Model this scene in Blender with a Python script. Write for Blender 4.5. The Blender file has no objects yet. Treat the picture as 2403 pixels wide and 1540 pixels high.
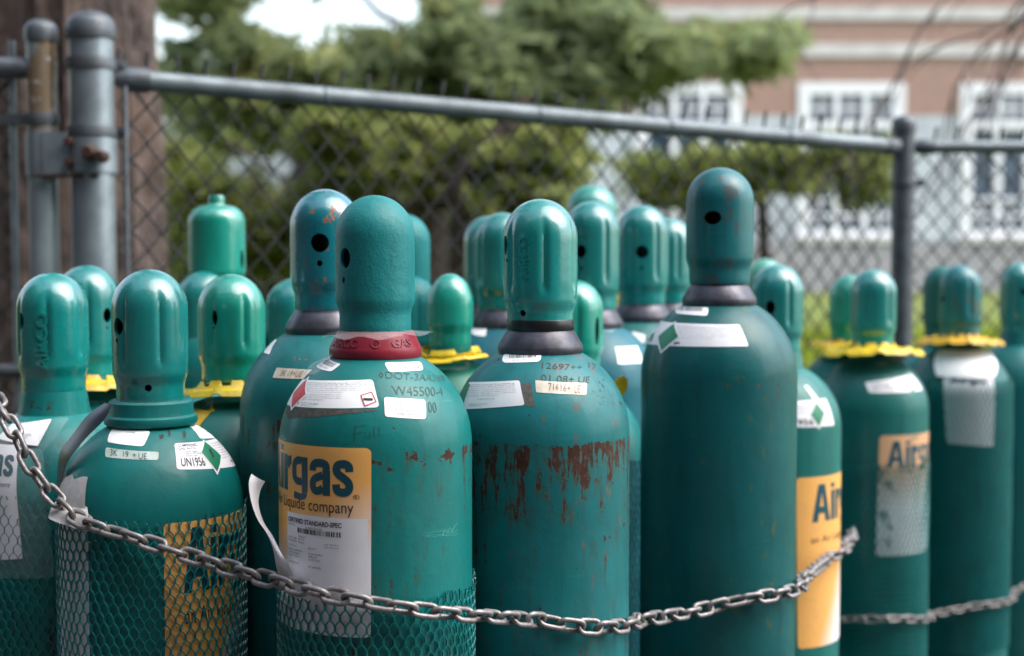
import bpy, bmesh, math, random
from mathutils import Vector, Matrix, noise as mnoise
random.seed(7)
R = math.radians
PI = math.pi
scene = bpy.context.scene
C = scene.collection

# ------------------------------------------------------------------ camera, sky, sun, exposure
FPX, PITCH, CAMZ = 3337.0, R(2.9), 1.45
cam_d = bpy.data.cameras.new('camera')
cam = bpy.data.objects.new('camera', cam_d)
C.objects.link(cam)
cam.location = (0, 0, CAMZ)
cam.rotation_euler = (PI/2 - PITCH, 0, 0)
cam_d.sensor_width = 36
cam_d.lens = FPX / 2403 * 36
cam_d.clip_start = 0.02
cam_d.clip_end = 3000
cam_d.dof.use_dof = True
cam_d.dof.focus_distance = 1.72
cam_d.dof.aperture_fstop = 2.95
scene.camera = cam

w = bpy.data.worlds.new("World")
scene.world = w
w.use_nodes = True
nt = w.node_tree
bg = nt.nodes['Background']
sky = nt.nodes.new('ShaderNodeTexSky')
sky.sky_type = 'NISHITA'
sky.sun_disc = False
SUN_EL, SUN_AZ = R(54), R(102)
sky.sun_elevation = SUN_EL
sky.sun_rotation = SUN_AZ
sky.air_density = 1.3
sky.dust_density = 3.0
hs = nt.nodes.new('ShaderNodeHueSaturation')
hs.inputs['Saturation'].default_value = 0.68
hs.inputs['Value'].default_value = 1.0
nt.links.new(sky.outputs[0], hs.inputs['Color'])
nt.links.new(hs.outputs[0], bg.inputs[0])
bg.inputs[1].default_value = 0.15
sun_d = bpy.data.lights.new('sun', 'SUN')
sun = bpy.data.objects.new('sun', sun_d)
C.objects.link(sun)
sun_d.energy = 1.05
sun_d.angle = R(65)
sun_d.color = (1.0, 0.97, 0.93)
sd = Vector((math.sin(SUN_AZ)*math.cos(SUN_EL), math.cos(SUN_AZ)*math.cos(SUN_EL), math.sin(SUN_EL)))
sun.rotation_euler = sd.to_track_quat('Z', 'Y').to_euler()
sun.location = sd*30
scene.view_settings.view_transform = 'Standard'
scene.view_settings.look = 'None'
scene.view_settings.exposure = 1.62
scene.view_settings.gamma = 1.0
scene.cycles.max_bounces = 6
scene.cycles.transparent_max_bounces = 12

# ------------------------------------------------------------------ picture to world
def ray(x, y):
    a = (x - 1201.5)/FPX
    b = (770.0 - y)/FPX
    return Vector((a, math.cos(PITCH) + b*math.sin(PITCH), b*math.cos(PITCH) - math.sin(PITCH)))
def at(x, y, Y):
    d = ray(x, y)
    t = Y/d.y
    return Vector((d.x*t, Y, CAMZ + d.z*t))

# ------------------------------------------------------------------ object helpers
def tag(o, label=None, cat=None, group=None, kind=None):
    if label: o['label'] = label
    if cat: o['category'] = cat
    if group: o['group'] = group
    if kind: o['kind'] = kind
    return o
def empty(name, loc=(0, 0, 0), rz=0):
    o = bpy.data.objects.new(name, None)
    o.empty_display_size = 0.05
    C.objects.link(o)
    o.location = loc
    o.rotation_euler = (0, 0, rz)
    return o
def obj(name, bm, mat, parent=None, smooth=True, angle=35):
    me = bpy.data.meshes.new(name)
    bm.normal_update()
    bm.to_mesh(me)
    bm.free()
    if mat: me.materials.append(mat)
    if smooth:
        me.polygons.foreach_set('use_smooth', [True]*len(me.polygons))
        if angle: me.set_sharp_from_angle(angle=R(angle))
    o = bpy.data.objects.new(name, me)
    C.objects.link(o)
    if parent: o.parent = parent
    return o
def box(bm, x0, x1, y0, y1, z0, z1):
    v = [bm.verts.new(p) for p in ((x0,y0,z0),(x1,y0,z0),(x1,y1,z0),(x0,y1,z0),(x0,y0,z1),(x1,y0,z1),(x1,y1,z1),(x0,y1,z1))]
    for f in ((0,3,2,1),(4,5,6,7),(0,1,5,4),(1,2,6,5),(2,3,7,6),(3,0,4,7)):
        bm.faces.new([v[i] for i in f])
def tube(bm, pts, rad, seg=8, caps=True):
    pts = [Vector(p) for p in pts]
    n = len(pts)
    if not hasattr(rad, '__len__'): rad = [rad]*n
    rings = []
    prev = None
    for i, p in enumerate(pts):
        t = (pts[min(i+1, n-1)] - pts[max(i-1, 0)])
        if t.length < 1e-9: t = Vector((0, 0, 1))
        t.normalize()
        if prev is None:
            u = t.orthogonal().normalized()
        else:
            u = (prev - t*prev.dot(t))
            u = u.normalized() if u.length > 1e-6 else t.orthogonal().normalized()
        prev = u
        v = t.cross(u)
        rings.append([bm.verts.new(p + (u*math.cos(a) + v*math.sin(a))*rad[i]) for a in [2*PI*k/seg for k in range(seg)]])
    for i in range(n-1):
        for k in range(seg):
            bm.faces.new((rings[i][k], rings[i][(k+1) % seg], rings[i+1][(k+1) % seg], rings[i+1][k]))
    if caps:
        bm.faces.new(rings[0][::-1])
        bm.faces.new(rings[-1])
def revolve(bm, prof, seg=64, closed=False, disp=None, center=(0, 0, 0)):
    """prof: list of (r, z); theta = 0 faces the camera (-y)"""
    rows = []
    for (r, z) in prof:
        if r < 1e-5 and not closed:
            rows.append([bm.verts.new((center[0], center[1], center[2] + z))])
            continue
        row = []
        for k in range(seg):
            th = 2*PI*k/seg
            rr = r + (disp(th, z, r) if disp else 0)
            row.append(bm.verts.new((center[0] + rr*math.sin(th), center[1] - rr*math.cos(th), center[2] + z)))
        rows.append(row)
    pairs = list(zip(rows[:-1], rows[1:]))
    if closed: pairs.append((rows[-1], rows[0]))
    for a, b in pairs:
        for k in range(seg):
            k2 = (k+1) % seg
            if len(a) == 1 and len(b) == 1: continue
            if len(a) == 1: bm.faces.new((a[0], b[k], b[k2]))
            elif len(b) == 1: bm.faces.new((a[k], b[0], a[k2]))
            else: bm.faces.new((a[k], b[k], b[k2], a[k2]))
def catmull(pts, n=8):
    P = [Vector(p) for p in pts]
    P = [P[0]*2 - P[1]] + P + [P[-1]*2 - P[-2]]
    out = []
    for i in range(1, len(P)-2):
        for k in range(n):
            t = k/n
            a, b, c, d = P[i-1], P[i], P[i+1], P[i+2]
            out.append(0.5*((2*b) + (c-a)*t + (2*a - 5*b + 4*c - d)*t*t + (3*b - a - 3*c + d)*t**3))
    out.append(P[-2])
    return out

# ------------------------------------------------------------------ materials
class NT:
    def __init__(s, name):
        s.m = bpy.data.materials.new(name)
        s.m.use_nodes = True
        s.t = s.m.node_tree
        s.p = s.t.nodes['Principled BSDF']
        s.tc = s.t.nodes.new('ShaderNodeTexCoord')
    def n(s, typ, **kw):
        nd = s.t.nodes.new('ShaderNode' + typ)
        for k, v in kw.items(): setattr(nd, k, v)
        return nd
    def l(s, a, b): s.t.links.new(a, b)
    def setin(s, sock, v):
        if hasattr(v, 'is_output') or isinstance(v, bpy.types.NodeSocket): s.l(v, sock)
        else: sock.default_value = v
    def math(s, op, a, b=None, c=None, clamp=False):
        nd = s.n('Math', operation=op); nd.use_clamp = clamp
        s.setin(nd.inputs[0], a)
        if b is not None: s.setin(nd.inputs[1], b)
        if c is not None: s.setin(nd.inputs[2], c)
        return nd.outputs[0]
    def noise(s, scale=5.0, vec=None, detail=4, rough=0.55, stretch=None, off=(0, 0, 0)):
        mp = s.n('Mapping')
        s.l(vec or s.tc.outputs['Object'], mp.inputs[0])
        mp.inputs['Location'].default_value = off
        mp.inputs['Scale'].default_value = stretch or (1, 1, 1)
        nd = s.n('TexNoise')
        nd.inputs['Scale'].default_value = scale
        nd.inputs['Detail'].default_value = detail
        nd.inputs['Roughness'].default_value = rough
        s.l(mp.outputs[0], nd.inputs['Vector'])
        return nd.outputs[0]
    def step(s, v, lo, hi):
        nd = s.n('MapRange'); nd.clamp = True
        s.setin(nd.inputs[0], v); s.setin(nd.inputs[1], lo); s.setin(nd.inputs[2], hi)
        return nd.outputs[0]
    def mix(s, f, a, b):
        nd = s.n('Mix', data_type='RGBA')
        s.setin(nd.inputs[0], f)
        s.setin(nd.inputs[6], a if not isinstance(a, tuple) else (*a[:3], 1))
        s.setin(nd.inputs[7], b if not isinstance(b, tuple) else (*b[:3], 1))
        return nd.outputs[2]
    def z(s):
        nd = s.n('SeparateXYZ'); s.l(s.tc.outputs['Object'], nd.inputs[0])
        return nd.outputs
    def bump(s, h, strength=0.3, dist=0.001):
        nd = s.n('Bump')
        nd.inputs['Strength'].default_value = strength
        nd.inputs['Distance'].default_value = dist
        s.l(h, nd.inputs['Height'])
        s.l(nd.outputs[0], s.p.inputs['Normal'])
    def base(s, v): s.setin(s.p.inputs['Base Color'], v if not isinstance(v, tuple) else (*v[:3], 1))
    def rough(s, v): s.setin(s.p.inputs['Roughness'], v)

RUST = (0.07, 0.026, 0.016)
def paint(name, col, rough=0.4, coat=0.0, rust=None, chips=0.0, fade=0.25, seed=0, patches=None, bump=0.25, chip_col=None, spec=0.32, band=0, runs=0):
    t = NT(name)
    so = (seed*3.17, seed*1.73, seed*0.61)
    big = t.noise(7, off=so, detail=5)
    med = t.noise(38, off=so, detail=6, rough=0.65)
    drip = t.noise(1, off=so, stretch=(45, 45, 5), detail=4)
    faded = (col[0]+.002, min(1, col[1]*.95+.04), min(1, col[2]*.95+.045))
    dark = tuple(c*0.62 for c in col)
    c = t.mix(t.math('MULTIPLY', t.step(big, 0.42, 0.72), fade*2.2), col, faded)
    c = t.mix(t.math('MULTIPLY', t.step(drip, 0.52, 0.75), 0.55), c, dark)
    c = t.mix(t.math('MULTIPLY', t.step(med, 0.55, 0.7), 0.22), c, faded)
    scr = t.math('MULTIPLY', t.step(t.noise(1, off=(so[2], so[1]+8, so[0]), stretch=(14, 14, 330), detail=3), .66, .72), t.step(t.noise(16, off=(so[1], 3, 1), detail=2), .5, .6))
    c = t.mix(t.math('MULTIPLY', scr, .45), c, (col[0]+.03, min(1, col[1]*1.5+.05), min(1, col[2]*1.5+.05)))
    grime = t.math('MULTIPLY', t.step(t.noise(5, off=(so[0], so[2], 7), detail=6, rough=.7), .5, .75), .45)
    c = t.mix(grime, c, (.02, .05, .045))
    r = t.math('ADD', t.math('ADD', t.math('MULTIPLY', med, 0.22), t.math('MULTIPLY', grime, .25)), rough - 0.08)
    mask = None
    xyz = t.z()
    if rust:
        zs, amt, ln = rust
        d = t.math('SUBTRACT', zs+.009, t.math('ADD', xyz[2], t.math('MULTIPLY', t.noise(70, off=so, detail=5, rough=.7), 0.022)))
        below = t.step(d, 0.0, 0.0012)
        fd = t.math('SUBTRACT', 1.0, t.math('DIVIDE', d, ln), clamp=True)
        fd2 = t.math('POWER', fd, 2.0)
        st = t.noise(1, off=so, stretch=(95, 95, 15), detail=5, rough=0.65)
        iso = t.noise(70, off=(so[1]+3, so[0], 2), detail=5, rough=.7)
        st = t.math('ADD', st, t.math('MULTIPLY', t.math('SUBTRACT', iso, .5), .42))
        lf = t.noise(11, off=(so[0]+5, so[1], 0), detail=1)
        sc = t.math('ADD', t.math('ADD', st, t.math('MULTIPLY', fd2, amt)), t.math('MULTIPLY', lf, 0.35))
        mask = t.math('MULTIPLY', t.step(sc, 0.85, 0.90), below)
        c = t.mix(t.math('MULTIPLY', t.math('MULTIPLY', t.step(sc, 0.72, 0.88), below), .6), c, (.035, .06, .04))
        if band:
            bw = t.math('SUBTRACT', 1.0, t.math('DIVIDE', t.math('ABSOLUTE', t.math('SUBTRACT', d, .010)), .020), clamp=True)
            bs = t.math('ADD', t.noise(55, off=(so[1], so[0], 3), detail=4, rough=.6), t.math('MULTIPLY', bw, band))
            mask = t.math('MAXIMUM', mask, t.step(bs, .75, .77))
    if chips > 0:
        sp = t.noise(1, off=(so[0]+9, so[1]+2, so[2]), stretch=(80, 80, 48), detail=4, rough=0.6)
        lf = t.noise(9, off=(so[2]+5, so[1], so[0]), detail=1)
        m2 = t.step(t.math('ADD', sp, t.math('MULTIPLY', lf, 0.3)), 0.95 - chips, 0.965 - chips)
        mask = m2 if mask is None else t.math('MAXIMUM', mask, m2)
    if runs:
        rn = t.noise(1, off=(so[0]+1, so[1]+4, so[2]+6), stretch=(85, 85, 15), detail=5, rough=0.65)
        rl = t.noise(8, off=(so[2]+2, so[1]+3, so[0]), detail=1)
        rs_ = t.math('ADD', rn, t.math('MULTIPLY', rl, 0.35))
        c = t.mix(t.math('MULTIPLY', t.step(rs_, 0.84-runs, 0.97-runs), .55), c, (.06, .05, .035))
        m3 = t.math('MULTIPLY', t.step(rs_, 0.93-runs, 0.96-runs), t.step(xyz[2], (rust[0] if rust else 1.3), (rust[0] if rust else 1.3)-.03))
        mask = m3 if mask is None else t.math('MAXIMUM', mask, m3)
    if patches:
        pc, am = patches
        pn = t.noise(1, off=(so[0]+3, so[1]+7, so[2]), stretch=(42, 42, 24), detail=5, rough=0.6)
        c = t.mix(t.math('MULTIPLY', t.step(pn, 0.68 - am, 0.74 - am), 0.75), c, pc)
    if mask is not None:
        rc = chip_col or RUST
        rc2 = tuple(v*0.4 for v in rc)
        rcm = t.mix(t.step(t.noise(110, off=so, detail=5, rough=.7), .35, .65), rc, rc2)
        c = t.mix(mask, c, rcm)
        r = t.math('ADD', r, t.math('MULTIPLY', mask, 0.4), clamp=True)
    t.base(c)
    t.rough(r)
    h = t.math('ADD', t.math('MULTIPLY', t.noise(420, detail=3, off=so), 0.35), t.math('MULTIPLY', t.noise(75, detail=4, off=so), 1.0))
    h = t.math('ADD', h, t.math('MULTIPLY', t.noise(17, detail=2, off=so), 1.6))
    if mask is not None: h = t.math('SUBTRACT', h, t.math('MULTIPLY', mask, 0.5))
    t.bump(h, bump, 0.0016)
    t.p.inputs['Specular IOR Level'].default_value = spec
    if coat:
        t.p.inputs['Coat Weight'].default_value = coat
        t.p.inputs['Coat Roughness'].default_value = 0.12
        t.p.inputs['Coat IOR'].default_value = 1.6
    return t.m
def plain(name, col, rough=0.5, metal=0.0, var=0.12, scale=30, bump=0.1, bd=0.001, spec=None):
    t = NT(name)
    nz = t.noise(scale, detail=5)
    c2 = tuple(max(0, v*(1-var*2)) for v in col)
    t.base(t.mix(t.step(nz, 0.35, 0.7), col, c2))
    t.rough(t.math('ADD', t.math('MULTIPLY', nz, 0.2), rough-0.1))
    t.p.inputs['Metallic'].default_value = metal
    if spec is not None: t.p.inputs['Specular IOR Level'].default_value = spec
    t.bump(nz, bump, bd)
    return t.m
def uvgrad(name, fn):
    t = NT(name)
    s = t.n('SeparateXYZ'); t.l(t.tc.outputs['UV'], s.inputs[0])
    c, r = fn(t, s.outputs[0], s.outputs[1])
    t.base(c); t.rough(r)
    return t.m

ORANGE = (0.86, 0.44, 0.12)
PAPER = (0.80, 0.80, 0.84)
def _orange(t, u, v):
    g = t.math('ADD', t.math('MULTIPLY', u, 0.55), t.math('MULTIPLY', t.math('SUBTRACT', 1.0, v), 1.15))
    f = t.step(t.math('ADD', g, t.math('MULTIPLY', t.noise(9), 0.06)), 0.78, 1.25)
    c = t.mix(f, ORANGE, PAPER)
    c = t.mix(t.math('MULTIPLY', t.step(t.noise(60, detail=6, rough=0.7), 0.58, 0.72), 0.25), c, (0.42, 0.33, 0.25))
    return c, 0.42
def _orange2(t, u, v):     # white panel at the lower right
    g = t.math('ADD', t.math('MULTIPLY', u, 1.3), t.math('MULTIPLY', t.math('SUBTRACT', 1.0, v), 0.75))
    c = t.mix(t.step(g, 0.95, 1.25), ORANGE, PAPER)
    c = t.mix(t.math('MULTIPLY', t.step(t.noise(40, detail=6, rough=0.7), 0.52, 0.72), 0.3), c, (0.40, 0.30, 0.20))
    return c, 0.42
def _worn(t, u, v):
    n = t.noise(26, detail=5, rough=0.6)
    c = t.mix(t.step(t.math('SUBTRACT', 1.0, v), 0.25, 0.6), (0.62, 0.36, 0.20), PAPER)
    c = t.mix(t.math('MULTIPLY', t.step(t.math('ADD', n, t.math('MULTIPLY', t.math('SUBTRACT', 1.0, u), 0.25)), 0.76, 0.86), 0.8), c, (0.03, 0.10, 0.10))
    return c, 0.5
M = {}
M['orange_label'] = uvgrad('orange_label', _orange)
M['orange_label_panel'] = uvgrad('orange_label_panel', _orange2)
M['worn_label'] = uvgrad('worn_label', _worn)
M['paper'] = plain('paper', PAPER, 0.45, var=0.05, scale=25)
M['white_paper'] = plain('white_paper', (0.86, 0.87, 0.88), 0.42, var=0.02, scale=25)
M['grey_paper'] = plain('grey_paper', (0.62, 0.60, 0.58), 0.7, var=0.1, scale=120, bump=0.5)
M['tape'] = plain('tape', (0.50, 0.60, 0.56), 0.5, var=0.18, scale=60)
M['beige_tape'] = plain('beige_tape', (0.66, 0.60, 0.50), 0.5, var=0.15, scale=60)
M['residue'] = plain('residue', (0.10, 0.095, 0.085), 0.8, var=0.25, scale=160, bump=0.5)
M['ink'] = plain('ink', (0.018, 0.018, 0.022), 0.5, var=0.1)
M['grey_ink'] = plain('grey_ink', (0.09, 0.09, 0.11), 0.6, var=0.1)
M['pale_ink'] = plain('pale_ink', (0.28, 0.28, 0.33), 0.6, var=0.1)
M['logo_blue'] = plain('logo_blue', (0.006, 0.075, 0.105), 0.4, var=0.08)
M['green_print'] = plain('green_print', (0.004, 0.20, 0.10), 0.4, var=0.15)
M['red_print'] = plain('red_print', (0.62, 0.015, 0.018), 0.4, var=0.15)
M['rust_ink'] = plain('rust_ink', (0.25, 0.13, 0.06), 0.6)
M['stamp'] = plain('stamp', (0.006, 0.075, 0.07), 0.6)  # dark teal carries the shade of struck letters; also serves as ink
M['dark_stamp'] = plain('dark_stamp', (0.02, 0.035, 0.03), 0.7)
M['scratch'] = plain('scratch', (0.06, 0.36, 0.33), 0.6)
M['net'] = plain('net', (0.002, 0.19, 0.19), 0.38, var=0.15)
M['blue_net'] = plain('blue_net', (0.006, 0.11, 0.17), 0.38, var=0.15)
M['yellow'] = plain('yellow', (0.80, 0.58, 0.012), 0.42, var=0.2, scale=45)
M['amber'] = plain('amber', (0.70, 0.42, 0.015), 0.45, var=0.22, scale=45)
M['ring_dark'] = plain('ring_dark', (0.085, 0.085, 0.11), 0.38, metal=0.35, var=0.3, scale=60, bump=0.4)
M['ring_red'] = paint('ring_red', (0.22, 0.012, 0.028), 0.34, seed=4, fade=0.15)
M['chain'] = plain('chain', (0.30, 0.28, 0.28), 0.40, metal=0.45, var=0.25, scale=120, bump=0.6)
M['galv'] = plain('galv', (0.29, 0.35, 0.39), 0.42, metal=0.5, var=0.18, scale=18, bump=0.3)
M['galv_dark'] = plain('galv_dark', (0.13, 0.15, 0.17), 0.5, metal=0.4, var=0.2, scale=30)
M['rail'] = plain('rail', (0.17, 0.21, 0.23), 0.5, metal=0.35, var=0.22, scale=14, bump=0.3)
M['wire'] = plain('wire', (0.05, 0.055, 0.06), 0.5, metal=0.3)
M['rusty'] = plain('rusty', (0.07, 0.028, 0.02), 0.8, var=0.4, scale=80, bump=0.8)
M['dark_plastic'] = plain('dark_plastic', (0.022, 0.04, 0.065), 0.35)
def clear_mat():
    t = NT('clear_plastic')
    t.base((0.85, 0.9, 0.92)); t.rough(0.12)
    t.p.inputs['Specular IOR Level'].default_value = 0.7
    tr = t.n('BsdfTransparent'); mx = t.n('MixShader')
    out = t.t.nodes['Material Output']
    fr = t.n('LayerWeight'); fr.inputs[0].default_value = 0.35
    f = t.math('ADD', t.math('MULTIPLY', fr.outputs['Facing'], 0.14), 0.07)
    f = t.math('ADD', f, t.math('MULTIPLY', t.step(t.noise(28, stretch=(1, 1, .4)), 0.55, 0.7), 0.07))
    t.l(f, mx.inputs[0]); t.l(tr.outputs[0], mx.inputs[1]); t.l(t.p.outputs[0], mx.inputs[2])
    t.l(mx.outputs[0], out.inputs[0])
    t.bump(t.noise(35, detail=3), 0.8, 0.003)
    return t.m
M['clear'] = clear_mat()

# ------------------------------------------------------------------ surroundings
def brick_mat():
    t = NT('brick')
    mp = t.n('Mapping'); t.l(t.tc.outputs['Object'], mp.inputs[0])
    mp.inputs['Rotation'].default_value = (PI/2, 0, 0)
    b = t.n('TexBrick')
    t.l(mp.outputs[0], b.inputs['Vector'])
    b.inputs['Scale'].default_value = 4.2
    b.inputs['Color1'].default_value = (0.36, 0.175, 0.125, 1)
    b.inputs['Color2'].default_value = (0.26, 0.125, 0.09, 1)
    b.inputs['Mortar'].default_value = (0.42, 0.37, 0.34, 1)
    b.inputs['Mortar Size'].default_value = 0.03
    c = t.mix(t.math('MULTIPLY', t.step(t.noise(0.6), 0.4, 0.7), 0.35), b.outputs[0], (0.36, 0.21, 0.155))
    t.base(c); t.rough(0.85)
    return t.m
M['brick'] = brick_mat()
M['limestone'] = plain('limestone', (0.60, 0.58, 0.56), 0.8, var=0.12, scale=2.5)
M['white_wall'] = plain('white_wall', (0.52, 0.56, 0.60), 0.8, var=0.17, scale=1.1)
def stone_mat():
    t = NT('stone_base')
    mp = t.n('Mapping'); t.l(t.tc.outputs['Object'], mp.inputs[0])
    mp.inputs['Rotation'].default_value = (PI/2, 0, 0)
    b = t.n('TexBrick'); t.l(mp.outputs[0], b.inputs['Vector'])
    b.inputs['Scale'].default_value = 1.3
    b.inputs['Color1'].default_value = (0.32, 0.31, 0.32, 1)
    b.inputs['Color2'].default_value = (0.27, 0.26, 0.27, 1)
    b.inputs['Mortar'].default_value = (0.42, 0.41, 0.42, 1)
    t.base(b.outputs[0]); t.rough(0.9)
    return t.m
M['stone_base'] = stone_mat()
M['window_white'] = plain('window_white', (0.80, 0.80, 0.83), 0.5, var=0.04)
M['glass'] = plain('glass', (0.07, 0.11, 0.17), 0.08, var=0.2, scale=1.5, bump=0.02)
def ground_mat():
    t = NT('ground')
    xyz = t.z()
    n1 = t.noise(0.9, detail=6); n2 = t.noise(22, detail=5, rough=0.7)
    g = t.mix(t.step(n2, 0.35, 0.7), (0.055, 0.10, 0.012), (0.16, 0.19, 0.02))
    g = t.mix(t.math('MULTIPLY', t.step(n1, 0.5, 0.7), 0.5), g, (0.20, 0.17, 0.05))
    a = t.mix(t.noise(140, detail=4), (0.035, 0.033, 0.03), (0.10, 0.095, 0.09))
    t.base(t.mix(t.step(xyz[1], 4.1, 4.3), a, g)); t.rough(0.95)
    t.bump(n2, 0.5, 0.02)
    return t.m
def gz(x, y):
    t = min(1, max(0, (y-4.4)/8.0)); t = t*t*(3-2*t)
    return 0.74*t
bm = bmesh.new()
ys = [-60, -12, -3, 0, 2, 3, 4, 4.4] + [5+0.5*i for i in range(20)] + [16, 20, 27, 35, 60, 120, 400]
xs = [-400, -100, -40, -20, -10, -5, 0, 5, 10, 20, 40, 100, 400]
grid = [[bm.verts.new((x, y, gz(x, y))) for x in xs] for y in ys]
for j in range(len(ys)-1):
    for i in range(len(xs)-1):
        bm.faces.new((grid[j][i], grid[j][i+1], grid[j+1][i+1], grid[j+1][i]))
tag(obj('ground', bm, ground_mat()), kind='structure')

def leaf_mat(name, c1, c2, c3):
    t = NT(name)
    at_ = t.n('Attribute'); at_.attribute_name = 'tint'; at_.attribute_type = 'GEOMETRY'
    f = at_.outputs['Fac']
    c = t.mix(t.step(f, 0.0, 0.6), c1, c2)
    c = t.mix(t.step(f, 0.6, 1.0), c, c3)
    t.base(c); t.rough(0.6)
    t.p.inputs['Specular IOR Level'].default_value = 0.3
    try:
        t.p.inputs['Subsurface Weight'].default_value = 0
        tl = t.n('BsdfTranslucent'); mx = t.n('MixShader'); mx.inputs[0].default_value = 0.55
        t.l(c, tl.inputs[0]); t.l(t.p.outputs[0], mx.inputs[1]); t.l(tl.outputs[0], mx.inputs[2])
        t.l(mx.outputs[0], t.t.nodes['Material Output'].inputs[0])
    except Exception: pass
    return t.m
M['leaf'] = leaf_mat('leaf', (0.13, 0.17, 0.05), (0.22, 0.26, 0.08), (0.36, 0.36, 0.13))
M['needle'] = leaf_mat('needle', (0.17, 0.22, 0.12), (0.28, 0.34, 0.16), (0.42, 0.42, 0.17))
M['dark_leaf'] = leaf_mat('dark_leaf', (0.08, 0.09, 0.055), (0.17, 0.19, 0.08), (0.30, 0.32, 0.12))
M['grass_leaf'] = leaf_mat('grass_leaf', (0.12, 0.18, 0.012), (0.30, 0.38, 0.02), (0.55, 0.55, 0.06))
M['branch'] = plain('branch', (0.085, 0.06, 0.055), 0.9, var=0.3, scale=20, bump=0.6)
M['twig'] = plain('twig', (0.11, 0.085, 0.08), 0.85, var=0.3, scale=20)
def leaves_mesh(clumps, size, rng, elong=1.6):
    """clumps: (center, (rx,ry,rz), count, tint)"""
    vs, fs, tints = [], [], []
    for (c, rr, n, tint) in clumps:
        for i in range(n):
            while True:
                p = Vector((rng.uniform(-1, 1), rng.uniform(-1, 1), rng.uniform(-1, 1)))
                if p.length <= 1: break
            p = p * (0.7 + 0.5*rng.random())
            q = Vector((c[0] + p.x*rr[0], c[1] + p.y*rr[1], c[2] + p.z*rr[2]))
            a = Vector((rng.gauss(0, 1), rng.gauss(0, 1), rng.gauss(0, .7))).normalized()
            b = a.orthogonal().normalized()
            b = (b*math.cos(rng.random()*6) + a.cross(b)*math.sin(rng.random()*6)).normalized()
            s = size*rng.uniform(.6, 1.3)
            a = a*s*elong; b = b*s*0.5
            k = len(vs)
            vs += [q - a, q + b, q + a, q - b]
            fs.append((k, k+1, k+2, k+3))
            tints.append(min(1, max(0, tint + rng.gauss(0, .13))))
    me = bpy.data.meshes.new('foliage')
    me.from_pydata([tuple(v) for v in vs], [], fs)
    at_ = me.attributes.new('tint', 'FLOAT', 'FACE')
    at_.data.foreach_set('value', tints)
    return me
def crown(name, clumps, size, mat, parent, rng, elong=1.6):
    me = leaves_mesh(clumps, size, rng, elong)
    me.name = name
    me.materials.append(mat)
    o = bpy.data.objects.new(name, me)
    C.objects.link(o)
    o.parent = parent
    return o
def pxclump(x, y, Y, rx, ry, n, tint, dy=None):
    """a clump of foliage, as wide and high as the photograph shows it at distance Y"""
    c = at(x, y, Y)
    sx, sz = rx*Y/FPX, ry*Y/FPX
    return (c, (sx, dy or max(sx, sz)*0.8, sz), n, tint)
def scatter(rng, x0, x1, y0, y1, Y0, Y1, k, r0, r1, n, t0, t1, gaps=()):
    out = []
    while len(out) < 2*k:
        x, y = rng.uniform(x0, x1), rng.uniform(y0, y1)
        if any(((x-gx)/(grx*1.15+12))**2 + ((y-gy)/(gry*1.15+12))**2 < 1 for gx, gy, grx, gry in gaps): continue
        r = rng.uniform(r0, r1)
        out.append(pxclump(x, y, rng.uniform(Y0, Y1), r*rng.uniform(1.2, 2.0), r*rng.uniform(.7, 1.2), int(n*.34), rng.uniform(t0, t1)))
        x, y = x+rng.uniform(-r, r), y+rng.uniform(-.5*r, r)
        near = any(((x-gx)/(grx+35))**2 + ((y-gy)/(gry+30))**2 < 1 for gx, gy, grx, gry in gaps)
        out.append(pxclump(x, y, rng.uniform(Y0, Y1), r*(1 if near else 2.2), r*(.7 if near else 1.6), int(n*(.05 if near else .24)), rng.uniform(t0, t1)))
    return out
def limbs(bm, a, b, r0, r1, rng, wob=0.12, n=7):
    a, b = Vector(a), Vector(b)
    pts = []
    L = (b-a).length
    for i in range(n+1):
        t = i/n
        p = a.lerp(b, t)
        if 0 < i < n: p = p + Vector((rng.gauss(0, 1), rng.gauss(0, 1), rng.gauss(0, 1)))*wob*L*0.25
        pts.append(p)
    tube(bm, pts, [r0 + (r1-r0)*i/n for i in range(n+1)], 7)
    return pts

# sky gaps of the photograph's left half: openings between branches of the trees
GAPS = [(840, 150, 14, 12), (560, 170, 16, 14), (960, 60, 22, 14), (1060, 35, 50, 18), (1130, 120, 14, 12), (450, 150, 14, 14), (800, 330, 14, 12), (560, 480, 16, 14), (1240, 405, 16, 16), (1090, 250, 12, 10), (715, 30, 150, 75), (455, 55, 38, 38), (430, 300, 36, 34), (520, 380, 34, 32), (640, 385, 62, 42), (650, 440, 42, 38), (735, 395, 30, 26), (610, 345, 26, 22),
        (1132, 410, 22, 34), (895, 30, 24, 26), (740, 90, 30, 50), (1010, 560, 40, 60), (900, 70, 25, 30)]
# 1. big bark trunk behind the fence posts
def bark_mat():
    t = NT('bark')
    n1 = t.noise(1, stretch=(30, 30, 11), detail=7, rough=0.7)
    n2 = t.noise(3, detail=3)
    c = t.mix(t.step(n1, 0.40, 0.60), (0.018, 0.013, 0.012), (0.17, 0.125, 0.115))
    c = t.mix(t.math('MULTIPLY', t.step(n2, 0.45, 0.7), 0.35), c, (0.20, 0.12, 0.08))
    t.base(c); t.rough(0.95)
    t.bump(n1, 1.0, 0.03)
    return t.m
rng = random.Random(3)
tc = at(150, 600, 5.3)
tr = empty('bark_tree', (tc.x, 5.3, gz(0, 5.3)))
tag(tr, 'thick rough brown tree trunk behind the grey gate posts', 'tree')
bm = bmesh.new()
def bd(th, z, r):
    return 0.035*mnoise.noise(Vector((math.sin(th)*7, math.cos(th)*7, z*0.9))) + 0.018*mnoise.noise(Vector((math.sin(th)*16, math.cos(th)*16, z*2.5)))
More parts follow.
